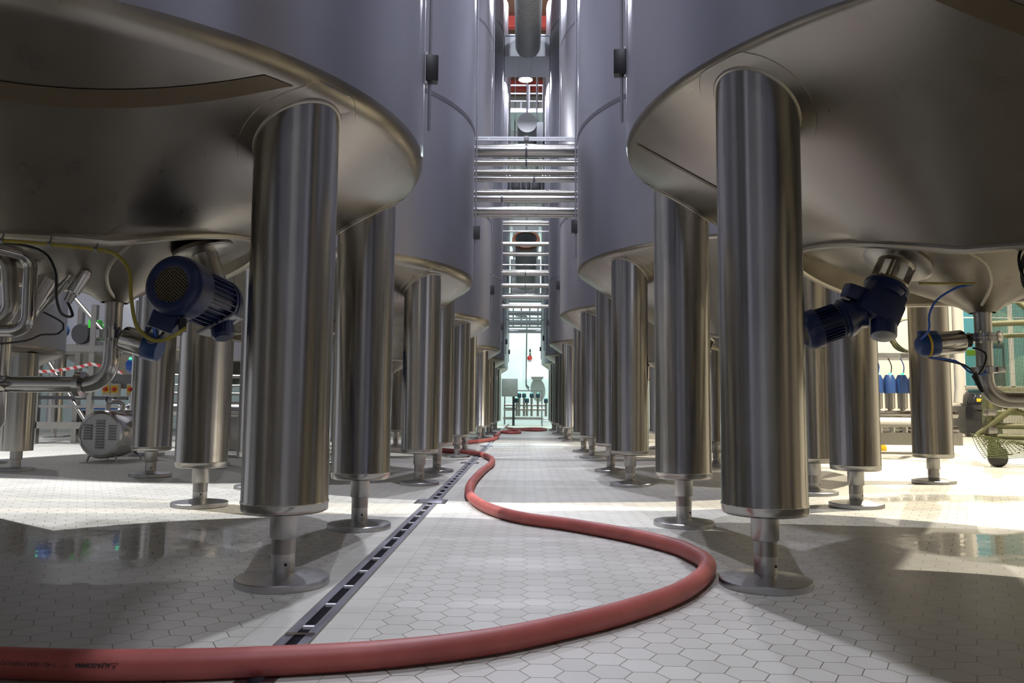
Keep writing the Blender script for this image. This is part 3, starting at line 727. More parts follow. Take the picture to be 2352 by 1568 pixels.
def hose(name, pts, label, step=.04, lumps=True):
    path = spline([(x, y, zf(x) + HR) for x, y in pts], step)
    rs = [HR * (1 + (.05 * sin(i * .09) * sin(i * .031 + 1) if lumps else 0)) for i in range(len(path))]
    return single(name, MB().tube(path, rs, 20), M['hose'], label, 'hose', 'red hoses on the aisle floor'), path, rs
h1, path1, rad1 = hose('hose', HOSE, 'long red rubber hose winding from the left foreground down the aisle')
hose('hose', [(-1.0, 26.6), (-.95, 28.4), (-.92, 31.2), (-.5, 33.3), (-.2, 32.6), (-.2, 30.6), (-.6, 30.2), (-.95, 31.0)], 'red hose looped on the floor far down the aisle, before the coil', .15)
hose('hose', [(-.9, 38.2), (-.4, 35.4), (.35, 33.9), (.85, 34.4), (1.0, 36.0), (.6, 37.3), (-.1, 36.2), (-.6, 35.6)], 'red hose coiled across the aisle at the far end', .15)
# printed lettering on the hose
def hose_text(body, s0, size, ang, name, weight=0):
    cu = bpy.data.curves.new(name, 'FONT'); cu.body = body; cu.size = size; cu.align_x = 'LEFT'; cu.resolution_u = 3; cu.offset = weight
    t = bpy.data.objects.new(name, cu); COL.objects.link(t)
    dg = bpy.context.evaluated_depsgraph_get(); dg.update(); me = t.evaluated_get(dg).to_mesh()
    cum = [0]
    for a, b in zip(path1[:-1], path1[1:]): cum.append(cum[-1] + (b - a).length)
    mb = MB(); vs = []
    w = max((v.co.x for v in me.vertices), default=0)
    for v in me.vertices:
        s = s0 - v.co.x; th = ang - v.co.y / HR   # upside down, read from the far side
        i = max(0, min(len(cum) - 2, next((k for k, c in enumerate(cum) if c > s), 1) - 1)); f = (s - cum[i]) / (cum[i + 1] - cum[i]); p = path1[i].lerp(path1[i + 1], f)
        T = (path1[i + 1] - path1[i]).normalized(); Nn = Vector((T.y, -T.x, 0)).normalized()
        rr = rad1[i] * 1.012 + .0006
        vs.append(p + (Nn * cos(th) + Vector((0, 0, 1)) * sin(th)) * rr)
    fs = [list(p.vertices) for p in me.polygons]
    mb.add(vs, fs); t.evaluated_get(dg).to_mesh_clear(); bpy.data.objects.remove(t)
    obj(name, mb, M['black'], h1, smooth=False)
    return s0 - w
def s_at_x(x):
    c = 0
    for a, b in zip(path1[:-1], path1[1:]):
        if b.x >= x: return c
        c += (b - a).length
s = s_at_x(-1.478)
s = hose_text('ALFAGOMMA', s, .020, .42, 'printed_lettering', .0006)
s = hose_text('ITALY', s - .015, .010, .30, 'printed_lettering')
s = hose_text('T-402 10BAR (150PSI) FOOD TRANSFER S&D', s - .02, .0185, .42, 'printed_lettering')
lg = MB()
q0 = s_at_x(-1.47)
def hp_(s, th):
    c = 0
    for a, b, ra in zip(path1[:-1], path1[1:], rad1):
        L = (b - a).length
        if c + L >= s:
            p = a.lerp(b, (s - c) / L); T = (b - a).normalized(); Nn = Vector((T.y, -T.x, 0)).normalized(); return p + (Nn * cos(th) + Vector((0, 0, 1)) * sin(th)) * ra * 1.012
        c += L
lg.tube([hp_(q0 + .002, .42), hp_(q0 + .026, .42), hp_(q0 + .012, .04)], .0012, 4, closed=True); lg.tube([hp_(q0 + .009, .30), hp_(q0 + .017, .30), hp_(q0 + .012, .18)], .001, 4, closed=True)
obj('printed_emblem', lg, M['black'], h1, smooth=False)

# ------------------------------------------------------------------ pipes crossing the aisle
def cross_pipe(z, y, r, mat, label, group, x0=-3.4, x1=3.4, joint=None):
    root = thing('crossing_pipe', (0, y, z - r), label, 'pipe', group)
    obj('pipe', MB().cyl((x0, y, z), (x1, y, z), r, n=20), mat, root)
    if joint is not None: obj('joint_band', MB().lathe([(r, -.02), (r + .004, -.02), (r + .004, .02), (r, .02)], (joint, y, z), (1, 0, 0), 20), M['seamdark'], root)
G1 = 'pipes crossing the aisle behind the second tanks'
for z, y, r, j, lb in ((5.83, 14.1, .125, 0, 'thickest shiny pipe of the upper crossing bundle'), (5.62, 14.2, .06, 0, 'thinner pipe right below the thickest crossing pipe'), (5.44, 14.1, .052, None, 'shiny crossing pipe above the first wide opening'),
                       (5.31, 14.25, .062, .15, 'jointed crossing pipe just below the shiny one'), (5.04, 14.2, .055, None, 'dull pipe at the top of the middle crossing pair'), (4.93, 14.1, .065, -.45, 'jointed pipe at the bottom of the middle crossing pair'),
                       (4.70, 14.2, .07, None, 'shiny pipe at the bottom of the upper crossing bundle'), (4.61, 14.1, .035, None, 'slim pipe beneath all of the upper crossing bundle')):
    cross_pipe(z, 14.3 - r, r, M['pipe'] if r > .06 else M['dullpipe'], lb, G1, joint=j)
tr_ = thing('cable_tray', (0, 14.2, 6.0), 'slim cable tray with clips above the upper crossing pipes', 'tray')
obj('rail', MB().box((0, 14.2, 6.09), (6.6, .05, .035)), M['galv'], tr_); obj('rail', MB().box((0, 14.12, 6.02), (6.6, .04, .03)), M['galv'], tr_)
for k in range(7): obj('hanger', MB().box((-1.05 + .35 * k, 14.16, 6.055), (.02, .06, .07)), M['galv'], tr_)
obj('clamp_block', MB().bbox((0, 14.1, 6.03), (.09, .1, .1), .01), M['greybox'], tr_)
G2 = 'pipes crossing the aisle beyond the fourth tanks'
zs = [(8.62, .05), (8.50, .05), (7.74, .07), (7.66, .05), (7.42, .03), (6.94, .08), (6.58, .08), (6.18, .03), (5.88, .11), (5.42, .08), (5.02, .09), (4.67, .07)]
for k, (z, r) in enumerate(zs):
    cross_pipe(z, 27.7 - r, r, M['pipe'] if k % 2 == 0 else M['dullpipe'],
               '%s steel pipe of the far crossing ladder, number %s from its top' % ('thin' if r < .05 else 'thick' if r > .08 else 'medium', ['one', 'two', 'three', 'four', 'five', 'six', 'seven', 'eight', 'nine', 'ten', 'eleven', 'twelve'][k]), G2, x0=-3, x1=3, joint=(0 if k in (8, 9) else None))
G3 = 'beams and pipes close to the white wall'
for k, (z, y, r) in enumerate(((5.95, 40, .12), (5.45, 40, .14), (5.0, 42, .1), (6.6, 41, .1), (7.0, 40, .06))):
    cross_pipe(z, 40.15 - r, r, M['galv'], '%s grey beam crossing high before the white end wall' % ['middle', 'second lowest', 'lowest', 'second highest', 'highest'][k], G3, x0=-3.2, x1=3.2)
for yy, zt_, nm in ((14.35, 6.15, 'second'), (27.75, 8.75, 'fourth'), (40.2, 7.2, 'last')):
    for sx_, sd in ((-1, 'left'), (1, 'right')):
        single('support_post', MB().box((sx_ * 3.1, yy, zt_ / 2 + .02), (.1, .1, zt_ - .04)), M['galv'], 'steel post carrying the crossing pipes behind the %s tank on the %s' % (nm, sd), 'post', smooth=False)
lb = thing('cable_bridge', (0, 40.6, 5.0), 'white framed cable bridge high before the end wall', 'frame')
for z in (6.3, 5.72, 5.25): obj('rail', MB().box((0, 40.33, z), (6.3, .08, .1)), M['white'], lb, smooth=False)
for x in (-.62, -.2, .25, .68): obj('upright', MB().box((x, 40.4, 5.8), (.07, .07, 1.1)), M['greybox'], lb, smooth=False)

# ------------------------------------------------------------------ ducts, walkway, lamps
def spiral_duct(y0, y1, z, r, label, cap=True):
    root = thing('ventilation_duct', (0.03, (y0 + y1) / 2, z - r), label, 'duct')
    d = MB(); pr = []; L = y1 - y0; n = int(L / .16)
    for k in range(n):
        t = L * k / n
        pr += [(r, t), (r, t + .12), (r + .012, t + .13), (r + .012, t + .15)]
    pr.append((r, L))
    obj('tube', d.lathe(pr, (.03, y0, z), (0, 1, 0), 40), M['duct'], root, angle=60)
    if cap: obj('end_cap', MB().lathe([(0, 0), (r + .02, 0), (r + .02, .06), (r, .06)], (.03, y0, z), (0, 1, 0), 40), M['duct'], root)
    for yy in (y0 + .6, y1 - .6): obj('hanger', MB().cyl((.03, yy, z + r), (.03, yy, ZC - .02), .02, n=8), M['galv'], root)
    return root
d1 = spiral_duct(6, 25.76, 13.5, .42, 'ribbed grey round duct running overhead along the aisle', False)
bx = thing('duct_box', (-.02, 26.6, 13.13), 'pale grey square duct box where the round duct ends', 'duct box')
b = MB(); b.bbox((-.03, 26.6, 13.5), (1.66, 1.7, .74), .02); obj('box', b, M['ductbox'], bx)
obj('joint_strip', MB().box((-.3, 26.6, 13.125), (.03, 1.6, .012)), M['galv'], bx); obj('joint_strip', MB().box((.16, 26.6, 13.125), (.03, 1.6, .012)), M['galv'], bx)
obj('top_rim', MB().box((-.03, 25.73, 13.88), (1.7, .06, .05)), M['galv'], bx)
spiral_duct(33.2, 38.5, 13.6, .42, 'capped round duct end facing the aisle below the walkway')
bx = thing('duct_box', (.62, 35.6, 13.2), 'grey duct box to the right of the capped duct end', 'duct box'); obj('box', MB().bbox((.615, 35.6, 13.65), (.31, 2.2, .95), .02), M['ductbox'], bx)
d3 = thing('ventilation_duct', (0.02, 36, 8.4), 'round duct with orange lagging seen between the far pipes', 'duct')
obj('tube', MB().lathe([(.50, 0), (.50, 2.6), (.46, 2.7)], (.02, 35, 8.75), (0, .75, -.66), 36), M['duct'], d3); obj('lagging', MB().lathe([(.5, -.05), (.64, -.02), (.64, .14), (.5, .16)], (.02, 35, 8.75), (0, .75, -.66), 36), M['copper'], d3)
obj('hanger', MB().cyl((.02, 36.2, 8.0), (.02, 36.2, ZC - .02), .03, n=8), M['galv'], d3)
d4 = thing('air_unit', (0, 37.5, 10.2), 'dark grilled air unit high above the far pipes', 'vent')
obj('hanger', MB().cyl((.5, 37.5, 12.2), (.5, 37.5, ZC - .02), .03, n=8), M['galv'], d4)
obj('casing', MB().bbox((0, 37.5, 11.9), (1.7, 1.2, .7), .03), M['greybox'], d4)
for k in (-1, 0, 1): obj('grille', MB().bbox((.5 * k, 36.88, 11.9), (.44, .06, .52), .01), M['boxgrey'], d4)

d5 = thing('air_unit', (0, 39, 6.5), 'dark teal grey machine block hanging below the orange lagged duct', 'vent')
obj('casing', MB().bbox((0, 38.9, 7.55), (1.5, 1.0, 1.9), .04), M['greybox'], d5)
for z in (6.85, 7.35, 7.9): obj('panel', MB().bbox((-.1, 38.37, z), (1.15, .06, .36), .01), M['cabinet'], d5)
for x in (-.6, .6): obj('hanger', MB().cyl((x, 39, 8.4), (x, 39, ZC - .02), .03, n=8), M['galv'], d5)
d6 = thing('ventilation_duct', (0, 38.9, 9.1), 'square grey duct section above the far machine block', 'duct')
obj('tube', MB().bbox((0, 38.9, 9.7), (1.3, 1.0, 1.9), .03), M['duct'], d6); obj('flange', MB().box((0, 38.9, 9.3), (1.4, 1.1, .08)), M['galv'], d6); obj('hanger', MB().cyl((0, 39.2, 10.6), (0, 39.2, 15.8), .03, n=8), M['galv'], d6)
wk = thing('walkway', (0, 39, 15.7), 'railed walkway high up at the far end of the aisle', 'walkway')
obj('deck', MB().box((0.05, 39, 15.92), (2.4, 2.6, .16)), M['galv'], wk, smooth=False)
for x, y in ((-1.1, 37.8), (.12, 37.8), (.85, 37.8), (-.3, 40), (.85, 40)): obj('post', MB().cyl((x, y, 15.95), (x, y, 17.28), .06, n=12), M['white'], wk)
for z in (16.02, 16.45, 16.85, 17.28):
    obj('rail', MB().tube([(-1.15, 37.8, z), (.85, 37.8, z), (.85, 40.2, z)], .05 if z != 16.02 else .08, 10), M['white'], wk)
for x in (-1.0, 1.0): obj('hanger', MB().cyl((x, 39.5, 15.95), (x, 39.5, ZC - .02), .03, n=8), M['galv'], wk)

def high_bay(x, y, z, wt, colr, label):
    root = thing('high_bay_lamp', (x, y, z), label, 'lamp', 'high bay lamps')
    obj('reflector', MB().lathe([(.06, .5), (.12, .42), (.26, .12), (.30, 0), (.285, 0), (.24, .12), (.10, .38)], (x, y, z), n=32), M['galv'], root)
    obj('lens', MB().lathe([(0, -.05), (.15, -.035), (.24, .0), (.27, .03), (0, .03)], (x, y, z), n=32), M['lampglow'], root)
    obj('suspension', MB().cyl((x, y, z + .45), (x, y, 13.05 if abs(x) < 1 and 5 < y < 25 else ZC - .02), .015, n=8), M['galv'], root)
    bare = z > 14.5
    l = bpy.data.lights.new('lamp_light', 'POINT' if bare else 'AREA'); l.energy = wt; l.color = colr
    if bare: l.shadow_soft_size = .12
    else: l.shape = 'DISK'; l.size = .13; l.spread = radians(165)
    lo = bpy.data.objects.new('lamp_light', l); COL.objects.link(lo); lo.parent = root; lo.location = (0, 0, -.2 if bare else -.07)
for i, (x, y, z, wt, c) in enumerate(LAMPS):
    wh = 'over the aisle' if abs(x) < 1 else 'in the wide gap, left of the duct' if x == -1.35 else 'in the wide gap, right of the duct' if x == 1.35 else ('over the outer left aisle' if x < 0 else 'over the outer right aisle')
    lab = 'glowing round lamp hanging behind the duct box, above the aisle' if i == 0 else 'lamp hung %s, out of view, at metre %d' % (wh, int(y + 10))
    high_bay(x, y, z, wt, c, lab)

# ------------------------------------------------------------------ far end: manifold, cabinet, bell
mf = thing('valve_manifold', (0, 45.2, 0), 'valve manifold frame with dark actuators at the aisle end', 'manifold')
for x in (-1.15, 1.02):
    for y in (44.9, 45.6): obj('post', MB().box((x, y, 1.05), (.06, .06, 2.0)), M['greybox'], mf, smooth=False)
obj('base', MB().box((-.07, 45.25, .42), (2.3, .8, .14)), M['dullpipe'], mf, smooth=False); obj('top_rail', MB().box((-.07, 44.9, 2.02), (2.3, .07, .07)), M['greybox'], mf, smooth=False)
obj('mid_rail', MB().cyl((-1.2, 44.95, .95), (1.3, 44.95, .95), .09, n=16), M['dullpipe'], mf); obj('mid_rail', MB().cyl((-1.2, 45.3, 1.2), (1.3, 45.3, 1.2), .07, n=16), M['dullpipe'], mf)
for k, (x, z) in enumerate(((-.30, 1.62), (-.02, 1.62), (.42, 1.62), (.78, 1.62), (-.45, 1.33), (.15, 1.33), (1.25, 1.33))):
    vs_ = obj('valve_stem', MB().cyl((x, 44.9, .55), (x, 44.9, z), .07, n=14), M['dullpipe'], mf)
    hd = obj('actuator', MB().lathe([(.11, 0), (.12, .05), (.12, .2), (.07, .26), (0, .26)], (x, 44.9, z), n=18), M['teal'], vs_)
    obj('indicator_light', MB().lathe([(0, 0), (.05, 0), (.05, .04), (0, .05)], (x, 44.87, z + .255), n=12), M['led'], mf)
cb = thing('control_cabinet', (-.85, 44.4, .0), 'grey control cabinet on a stand left of the far manifold', 'cabinet')
obj('body', MB().bbox((-.85, 44.4, 2.18), (.92, .35, 1.02), .02), M['cabinet'], cb); obj('door', MB().bbox((-.85, 44.21, 2.18), (.84, .03, .94), .01), M['cabinet'], cb)
obj('stand', MB().box((-.62, 44.4, .85), (.14, .14, 1.68)), M['boxgrey'], cb, smooth=False)
cd = thing('wall_conduit', (.12, 49.2, 2.6), 'thin grey conduit running up the white end wall', 'conduit')
obj('tube', MB().tube(bend([(-.6, 49.22, 7.0), (.12, 49.22, 6.9), (.1, 49.22, 2.5), (.3, 49.22, 2.3)], .1), .035, 10), M['boxgrey'], cd)
bl = thing('alarm_bell', (.32, 49.1, 4.1), 'round red alarm bell on the white end wall', 'bell'); obj('gong', MB().lathe([(0, .14), (.08, .13), (.15, .06), (.16, 0), (0, 0)], (.32, 49.28, 4.22), (0, -1, 0), 24), M['red'], bl); obj('base', MB().bbox((.32, 49.26, 4.22), (.2, .06, .2), .02), M['boxgrey'], bl)
cmr = thing('wall_camera', (.32, 49.0, 4.5), 'small black camera above the red alarm bell', 'camera'); obj('body', MB().bbox((.34, 49.05, 4.66), (.12, .25, .14), .02), M['black'], cmr); obj('bracket', MB().cyl((.34, 49.1, 4.66), (.34, 49.29, 4.8), .03, n=10), M['black'], cmr)
sn = thing('wall_uplighter', (.8, 49.0, 2.5), 'round bowl uplighter glowing on the right of the end wall', 'lamp')
ul = bpy.data.lights.new('uplight', 'POINT'); ul.energy = 160; ul.color = (.92, 1, 1); ul.shadow_soft_size = .08; uo = bpy.data.objects.new('uplight', ul); COL.objects.link(uo); uo.parent = sn; uo.location = (0, -.12, .62); obj('dish', MB().lathe([(0, .0), (.18, .02), (.33, .1), (.42, .26), (.44, .26), (.42, .28), (.30, .13), (.16, .05), (0, .03)], (.8, 48.83, 2.72), (0, 0, 1), 32), M['cabinet'], sn); obj('arm', MB().cyl((.8, 49.29, 2.85), (.8, 48.8, 2.78), .03, n=10), M['galv'], sn)
gr = thing('guard_rail', (1.2, 44, 0), 'low bent tube rail at the right of the far manifold', 'rail'); obj('tube', MB().tube(bend([(1.0, 43.5, .0), (1.0, 43.5, .42), (1.42, 43.4, .42), (1.62, 43.3, .0)], .1), .035, 10), M['galv'], gr); obj('rail', MB().tube(bend([(1.05, 43.6, .28), (1.4, 43.5, .28)], .1), .03, 10), M['galv'], gr)

# ------------------------------------------------------------------ left background
pm = thing('pump', (-6.72, 12.7, zf(-6.7)), 'round steel shrouded pump with louvres, standing on the left floor', 'pump')
A0 = Vector((-6.72, 12.2, .53)); r = .385; ax = Vector((.05, 1, 0)).normalized()
obj('shroud', MB().lathe([(r - .06, 0), (r - .02, .01), (r, .04), (r, .7), (r - .03, .76), (r - .08, .80), (0, .80)], A0, ax, 48), M['pipe'], pm)
pf = obj('front_plate', MB().lathe([(0, .008), (r - .055, .008), (r - .05, 0.0)], A0, ax, 48), M['plate'], pm)
for (x0, z0, n_, wd) in ((-.18, .03, 6, .12), (0.02, -.0, 11, .13), (.22, .03, 6, .12)):
    lv = MB()
    for k in range(n_):
        z = A0.z + z0 + (k - (n_ - 1) / 2) * .042 
        lv.box((A0.x + x0 - .02, A0.y - .004, z), (wd, .022, .026), Matrix.Rotation(radians(20), 3, 'X'))
    obj('louvre_panel', lv, M['galv'], pm, smooth=False)
for x, y in ((-.22, .1), (.22, .1), (.3, .7), (-.22, .7)):
    obj('leg', MB().tube(bend([(A0.x + x * .6, A0.y + y, A0.z - .3), (A0.x + x, A0.y + y, A0.z - .36), (A0.x + x * 1.1, A0.y + y, .092)], .04), .017, 8), M['galv'], pm)
obj('handle', MB().tube(bend([(A0.x - .06, A0.y + .3, A0.z + .36), (A0.x - .06, A0.y + .3, A0.z + .52), (A0.x + .12, A0.y + .42, A0.z + .52), (A0.x + .12, A0.y + .42, A0.z + .36)], .07), .04, 12), M['pipe'], pm)
obj('outlet_flange', MB().lathe([(0, 0), (.14, 0), (.14, .04), (.08, .05), (.08, .3)], A0 + ax * .8, ax, 24), M['dullpipe'], pm)

def px_x(px, y): return (px - 1204) / 1772 * y
# panel of switches on a pipe stand
Y = 13.9
sp_ = thing('switch_stand', (-6.9, Y, .09), 'grey switch plate carried on two steel tube posts, behind the pump', 'stand')
for x in (-7.08, -6.76): obj('post', MB().cyl((x, Y, .1), (x, Y, 2.9), .055, n=16), M['pipe'], sp_)
obj('plate', MB().bbox((-7.25, Y + .1, 1.42), (1.15, .04, .26), .01), M['greybox'], sp_)
obj('base', MB().box((-7.0, Y + .02, .12), (.9, .35, .05)), M['galv'], sp_, smooth=False)
obj('tube', MB().cyl((-7.7, Y + .05, .75), (-6.5, Y + .05, .72), .05, n=12), M['pipe'], sp_)
for k, x in enumerate((-7.58, -7.42, -7.13, -7.0)):
    sw = thing('isolator_switch', (x, Y + .02, 1.13), ['cream isolator switch with red knob, first from the left behind the pump', 'cream isolator switch with red knob, second from the left behind the pump', 'cream isolator switch with red knob, third from the left behind the pump', 'cream isolator switch with red knob, half behind the steel post'][k], 'switch', 'isolator switches behind the pump')
    obj('box', MB().bbox((x, Y + .02, 1.26 + (.02 if k == 0 else 0)), (.145, .09, .24), .01), M['cream'], sw); obj('plate', MB().bbox((x, Y - .03, 1.28), (.12, .012, .13), .004), M['yellow'], sw)
    obj('knob', MB().lathe([(0, .05), (.03, .05), (.042, .0)], (x, Y - .03, 1.28), (0, -1, 0), 16), M['red'], sw)
    obj('gland', MB().cyl((x, Y + .02, 1.14), (x, Y + .02, 1.05), .018, n=8), M['boxgrey'], sw)
vv_ = thing('control_valve', (-7.1, Y + .5, 1.5), 'bright blue valve head with green lights behind the switch plate', 'valve')
obj('head', MB().lathe([(0, 0), (.11, .01), (.13, .05), (.13, .28), (.10, .3)], (-7.42, Y + .4, 1.72), (1, 0, .03), 28), M['blue2'], vv_); obj('cylinder', MB().lathe([(.14, .3), (.14, .36), (.10, .37), (.10, .75)], (-7.42, Y + .4, 1.72), (1, 0, .03), 28), M['pipe'], vv_)
for dx in (.06, .24): obj('indicator_light', MB().lathe([(.025, 0), (.025, .03), (0, .045)], (-7.42 + dx, Y + .36, 1.845), n=10), M['led'], vv_)
obj('stem', MB().cyl((-6.9, Y + .4, .1), (-6.9, Y + .4, 1.65), .06, n=12), M['dullpipe'], vv_)
# pipe rack with shelf
Y = 17.6
rkm = M['dullpipe']
rk_ = thing('pipe_rack', (-10.2, Y, .09), 'rack of square steel posts and a shelf, left behind the tee pipe', 'rack')
for x in (-11.2, -9.96): obj('post', MB().box((x, Y, 1.7), (.12, .12, 3.2)), rkm, rk_, smooth=False)
obj('post', MB().box((-10.6, Y + .55, 1.7), (.12, .12, 3.2)), rkm, rk_, smooth=False)
obj('shelf', MB().box((-10.3, Y + .45, 2.28), (2.9, 1.1, .14)), M['dullpipe'], rk_, smooth=False); obj('low_rail', MB().box((-10.4, Y, .52), (3.0, .12, .15)), rkm, rk_, smooth=False)
for p, q in (((-10.85, Y, 3.3), (-11.6, Y, 2.4)), ((-10.5, Y, 3.5), (-9.3, Y, 2.2)), ((-9.96, Y, .5), (-11.2, Y + .1, 2.2))): obj('brace', MB().cyl(p, q, .05, n=12), rkm, rk_)
obj('mid_rail', MB().box((-10.4, Y, 1.15), (2.6, .08, .08)), M['boxgrey'], rk_, smooth=False); obj('mid_rail', MB().box((-10.4, Y, .95), (2.6, .08, .06)), rkm, rk_, smooth=False)
gp = thing('pump', (-10.1, Y + .3, 2.35), 'bright green pump motor standing on the rack shelf', 'pump')
obj('motor', MB().lathe([(0, 0), (.17, .02), (.2, .08), (.2, .5), (.12, .55), (0, .55)], (-10.2, Y + .1, 2.66), (.15, .85, .1), 24), M['green'], gp)
obj('fan_cover', MB().lathe([(.0, 0), (.22, .0), (.24, .05), (.24, .14)], (-10.3, Y + .0, 2.62), (.15, .85, .1), 24), M['boxgrey'], gp)
obj('terminal_box', MB().bbox((-10.0, Y + .1, 2.86), (.24, .2, .2), .02), M['green'], gp); obj('foot', MB().bbox((-10.15, Y + .3, 2.42), (.4, .4, .12), .02), M['galv'], gp)
bv = thing('control_valve', (-10.85, Y + .2, 2.35), 'round blue valve head on the rack shelf, left of the green pump', 'valve')
obj('head', MB().lathe([(0, -.16), (.12, -.14), (.17, -.05), (.17, .05), (.12, .14), (0, .16)], (-10.85, Y + .2, 2.72), (0, .4, 1), 24), M['navy'], bv); obj('stem', MB().cyl((-10.85, Y + .2, 2.35), (-10.85, Y + .2, 2.6), .06, n=12), M['pipe'], bv); obj('indicator_light', MB().lathe([(.03, 0), (0, .03)], (-10.92, Y + .05, 2.8), (0, -1, .2), 8), M['led'], bv)
tp = MB(); pts = spline([(-11.6, Y - .08, 1.75), (-10.9, Y - .08, 1.75), (-10.2, Y - .08, 1.86), (-9.9, Y - .07, 1.92), (-9.2, Y - .08, 1.72)], .08); v = []
for p in pts: v += [p + Vector((0, 0, .035)), p - Vector((0, 0, .035)), p + Vector((0, .004, -.035)), p + Vector((0, .004, .035))]
single('barrier_tape', tp.add(v, [f for k in range(len(pts) - 1) for f in ((4 * k, 4 * k + 1, 4 * k + 5, 4 * k + 4), (4 * k + 2, 4 * k + 3, 4 * k + 7, 4 * k + 6), (4 * k + 3, 4 * k, 4 * k + 4, 4 * k + 7), (4 * k + 1, 4 * k + 2, 4 * k + 6, 4 * k + 5))]), M['tape'], 'red and white striped tape strung across the rack', 'tape', smooth=False)
cr = thing('cleaning_cart', (-10.2, 18.9, .09), 'grey bin with a bright blue lid behind the low rack rail', 'bin')
obj('body', MB().bbox((-10.2, 18.9, .55), (1.5, .7, .6), .06), M['boxgrey'], cr); obj('lid', MB().bbox((-10.45, 18.9, .93), (.75, .6, .1), .03), M['blue2'], cr, label='bright blue lid'); obj('box', MB().bbox((-9.6, 18.7, .72), (.4, .4, .55), .03), M['white'], cr, label='white box')
for x in (-10.8, -9.6): obj('wheel', MB().cyl((x, 18.6, .19), (x, 18.68, .19), .1, n=16), M['black'], cr)
# pipe bundle seen between the first two left legs
bd = thing('pipe_bundle', (-6.2, 16, .09), 'stack of shiny horizontal pipes on posts behind the first left legs', 'pipes')
for z, r in ((1.62, .04), (1.42, .03), (1.25, .04), (.92, .17)): obj('pipe', MB().cyl((-8.2, 16, z), (-4.6, 16.3, z), r, n=16), M['pipe'], bd)
for x in (-7.6, -5.0): obj('post', MB().box((x, 16.25, .9), (.1, .1, 1.6)), M['galv'], bd, smooth=False)
br = thing('wall_bracket_pipe', (-5.35, 15, 2.3), 'thin steel post with a bent spout beside the first left legs', 'pipe')
obj('post', MB().cyl((-5.5, 15, .09), (-5.5, 15, 2.6), .04, n=12), M['pipe'], br); obj('spout', MB().tube(bend([(-5.5, 15, 2.45), (-5.25, 15, 2.55), (-5.05, 15, 2.3)], .08), .035, 10), M['pipe'], br)
sk = thing('steel_trough', (-5.3, 14.2, .09), 'grey steel trough on short feet between the first left legs', 'trough')
obj('body', MB().bbox((-5.2, 14.2, .5), (1.2, .5, .62), .03), M['dullpipe'], sk)
for x in (-5.7, -4.7): obj('foot', MB().cyl((x, 14.1, .09), (x, 14.1, .22), .04, n=10), M['boxgrey'], sk)

# ------------------------------------------------------------------ right background
Y = 17.3
sk = thing('valve_skid', (8.1, Y, .09), 'steel skid with blue topped valves seen between the right legs', 'skid')
obj('base', MB().box((8.3, Y, .42), (2.2, 1.0, .26)), M['dullpipe'], sk, smooth=False)
for x in (7.4, 9.2):
    for y in (Y - .4, Y + .4): obj('foot', MB().cyl((x, y, .09), (x, y, .3), .035, n=10), M['galv'], sk)
obj('tray', MB().box((8.3, Y, 2.22), (2.2, .9, .1)), M['galv'], sk, smooth=False)
for x in (7.35, 9.3):
    obj('post', MB().box((x, Y + .4, 1.3), (.08, .08, 1.8)), M['galv'], sk, smooth=False)
for k in range(6):
    x = 7.7 + k * .27
    st = obj('valve_stem', MB().lathe([(.10, .55), (.10, .72), (.05, .74), (.05, 1.05), (.10, 1.07), (.105, 1.42), (0, 1.42)], (x, Y - .3, .0), n=18), M['pipe'], sk)
    obj('actuator', MB().lathe([(.12, 1.40), (.125, 1.45), (.125, 1.7), (.08, 1.8), (0, 1.8)], (x, Y - .3, 0), n=18), M['navy'], st)
    obj('indicator_light', MB().lathe([(.035, 0), (.03, .04), (0, .05)], (x, Y - .34, 1.80), n=8), M['led'], sk)
    obj('cable', MB().tube(spline([(x + .03, Y - .3, 1.78), (x + .08, Y - .25, 2.0), (x + .02, Y - .2, 2.2)], .05), .012, 6), M['black'] if k % 2 else M['bluecable'], sk)
for z in (.62, .95): obj('header_pipe', MB().cyl((7.3, Y - .3, z), (9.4, Y - .3, z), .08, n=16), M['pipe'], sk)
co = MB()
for k in range(9):
    c0 = Vector((8.42 + .02 * (k % 4), Y - .25 + .05 * (k // 3), 2.68 + .01 * random.random())); rr = .34 + .03 * random.random()
    co.tube([c0 + Vector((rr * cos(t), .06 * sin(t * 2 + k), rr * sin(t))) for t in [2 * pi * i / 36 for i in range(36)]], .014, 6, closed=True)
single('hose_coil', co, M['olive'], 'coil of thin olive hose standing on the skid tray', 'hose')
single('process_pipe', MB().tube(bend([(8.36, 16.2, 21.4), (8.36, 16.2, .78), (6.9, 16.2, .78)], .28, 10), .10, 20), M['whitepipe'], 'pale lagged pipe coming down before the valve skid and turning left', 'pipe')
single('process_pipe', MB().tube(bend([(9.25, 16.6, 21.4), (9.25, 16.6, 1.5), (9.22, 16.6, 1.2)], .25, 10), .085, 18), M['whitepipe'], 'pale upright pipe just right of the far right leg', 'pipe')
wr = thing('warning_float', (8.2, 18.2, .09), 'yellow cap on the floor beneath the valve skid', 'cap'); obj('cap', MB().lathe([(0, .22), (.12, .2), (.2, .08), (.2, 0), (0, 0)], (8.3, 18.4, .093), n=20), M['yellow'], wr)

